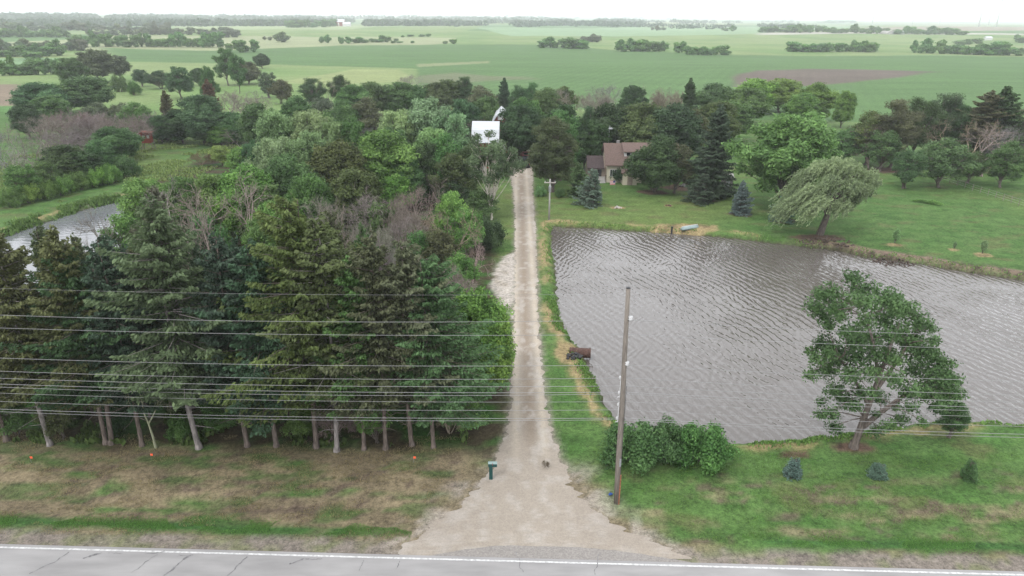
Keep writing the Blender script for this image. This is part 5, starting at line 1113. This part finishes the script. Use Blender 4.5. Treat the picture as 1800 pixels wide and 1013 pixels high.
# red hunting blind
x, y, z = at(262, 263)
T = thing('hunting_blind', 'faded red wooden blind raised on legs at the edge of the left meadow', 'hunting blind', (x, y, z), .25); T.scale = (1.15,)*3
m = MB(); m.box(-.8, .8, -.8, .8, 1.3, 3.0); m.build('cabin', MT['blind'], T)
m = MB(); m.extr([(-1.0, 3.003), (1.0, 3.003), (1.0, 3.10), (-1.0, 3.35)], 'y', -1, 1); m.build('roof', MT['blind'], T)
for x0, x1 in ((-.6, -.08), (.15, .6)): MB().box(x0, x1, -.83, -.805, 2.15, 2.7).build('window', MT['conc'], T)
for a, b in ((-1, -1), (1, -1), (-1, 1), (1, 1)): MB().tube([(a*1.0, b*1.0, -.1), (a*.72, b*.72, 1.3)], .07, 6).build('leg', MT['wood'], T)
m = MB(); m.tube([(-.95, -1.0, .3), (.75, -.75, 1.2)], .04, 5); m.build('brace', MT['wood'], T)
# fence at the end of the lawn
T = thing('wire_fence', 'low wire fence on thin posts running along the right end of the lawn', 'fence', (0, 0, 0))
fp = [at(1655+k*13.5, 318+k*4.4) for k in range(13)]
for p in fp: MB().tube([(p[0], p[1], p[2]-.2), (p[0], p[1], p[2]+1.15)], .05, 6).build('post', MT['wood'], T)
m = MB()
for h_ in (.35, .7, 1.05): m.tube([(p[0], p[1], p[2]+h_) for p in fp], .012, 4)
m.build('fence_wire', MT['steel'], T)
# far farmsteads
for px, py, w, d, e, r, rm, wm, lb in [(584, 45, 20, 14, 6, 11, 'wroof', 'red', 'leftmost white roofed barn of the far farmstead'), (597, 46, 22, 14, 9, 15, 'wroof', 'red', 'tallest white roofed barn of the far farmstead'), (609, 47, 16, 12, 5, 9, 'wroof', 'white', 'right hand low building of the far farmstead')]:
    x, y, z = at(px, py); shed('barn', lb, 'barn', x-w/2, y, w, d, e, r, MT[rm], MT[wm], 0)
for px, py, w, d, e, r, rm, wm, lb in [(1546, 58.5, 9, 9, 6, 9, 'conc', 'white', 'small white house on the right horizon slope'), (1585, 61, 6, 6, 3, 4.5, 'wroof', 'white', 'tiny white shed right of the house on the horizon slope'), (1738, 73, 8, 6, 3, 5, 'wroof', 'white', 'small white shed among field trees at the far right')]:
    x, y, z = at(px, py); shed('shed', lb, 'house' if 'house' in lb else 'shed', x-w/2, y, w, d, e, r, MT[rm], MT[wm], 0)
x, y, z = at(1571, 61); T = thing('hoop_barn', 'pale arched hoop barn below the hedgerow on the horizon slope', 'barn', (x, y, z-.2))
m = MB(); m.extr([(11*math.cos(a), 6*math.sin(a)) for a in np.linspace(0, math.pi, 11)], 'y', 0, 25); m.build('shell', MT['conc'], T)
MB().box(-3, 3, -.3, -.02, 0, 4).build('door', MT['steel'], T)
# wind turbines
for px, dd, ht, rot, lb in [(1640, 2350, 84, .3, 'tall pale wind turbine, leftmost of the close trio on the right horizon'), (1655, 3300, 84, 1.2, 'fainter wind turbine in the middle of the trio on the horizon'), (1668, 2500, 84, .9, 'pale wind turbine, rightmost of the trio on the horizon'), (1783, 2450, 84, .1, 'pale wind turbine near the right frame edge'),
                            (1534, 3900, 84, .6, 'very faint wind turbine left of the trio on the horizon'), (1577, 4300, 84, 1.7, 'barely visible wind turbine just left of the trio'), (1470, 3600, 84, 1.0, 'faint wind turbine farthest left on the right horizon')]:
    x = (px-900)/F*dd*1.03; y = dd; z = g1(x, y)
    T = thing('wind_turbine', lb, 'wind turbine', (x, y, z), 0, 'wind turbines on the horizon')
    m = MB(); m.tube([(0, 0, -1), (0, 0, ht)], [2.3, 1.3], 12); m.build('tower', MT['turb'], T, smoothf=True)
    m = MB(); m.box(-1.8, 1.8, -3, 7, ht-.2, ht+3.4); m.build('nacelle', MT['turb'], T, bevel=.5)
    m = MB(); m.tube([(0, -3, ht+1.6), (0, -4.6, ht+1.6), (0, -5.4, ht+1.6)], [1.7, 1.4, .3], 10); m.build('hub', MT['turb'], T)
    for k in range(3):
        a = rot+k*2.0944; u = Vector((math.cos(a), 0, math.sin(a))); w_ = Vector((-math.sin(a), 0, math.cos(a))); c = Vector((0, -4.2, ht+1.6))
        V = []
        for t_, c_, th_ in ((1.2, .9, .8), (8, 1.9, .5), (22, 1.2, .3), (40, .35, .1)):
            V += [c+u*t_-w_*c_*.4+Vector((0, -th_/2, 0)), c+u*t_+w_*c_+Vector((0, 0, 0)), c+u*t_-w_*c_*.4+Vector((0, th_/2, 0))]
        MB().add(V, [(3*i+j, 3*i+(j+1) % 3, 3*i+3+(j+1) % 3, 3*i+3+j) for i in range(3) for j in range(3)]+[(0, 1, 2), (11, 10, 9)]).build('blade', MT['turb'], T)
# ------------------------------------------------------------------ haze
hz = MB().box(-14500, 14500, -300, 15500, -9, 150)
hm = bpy.data.materials.new('haze_air'); hm.use_nodes = True; t = hm.node_tree; t.nodes.clear()
pv = t.nodes.new('ShaderNodeVolumePrincipled'); pv.inputs['Color'].default_value = (.93, .96, 1.0, 1); pv.inputs['Density'].default_value = HAZE; pv.inputs['Anisotropy'].default_value = .2
ou = t.nodes.new('ShaderNodeOutputMaterial'); t.links.new(pv.outputs[0], ou.inputs['Volume'])
tag(hz.build('haze', hm), kind='stuff')
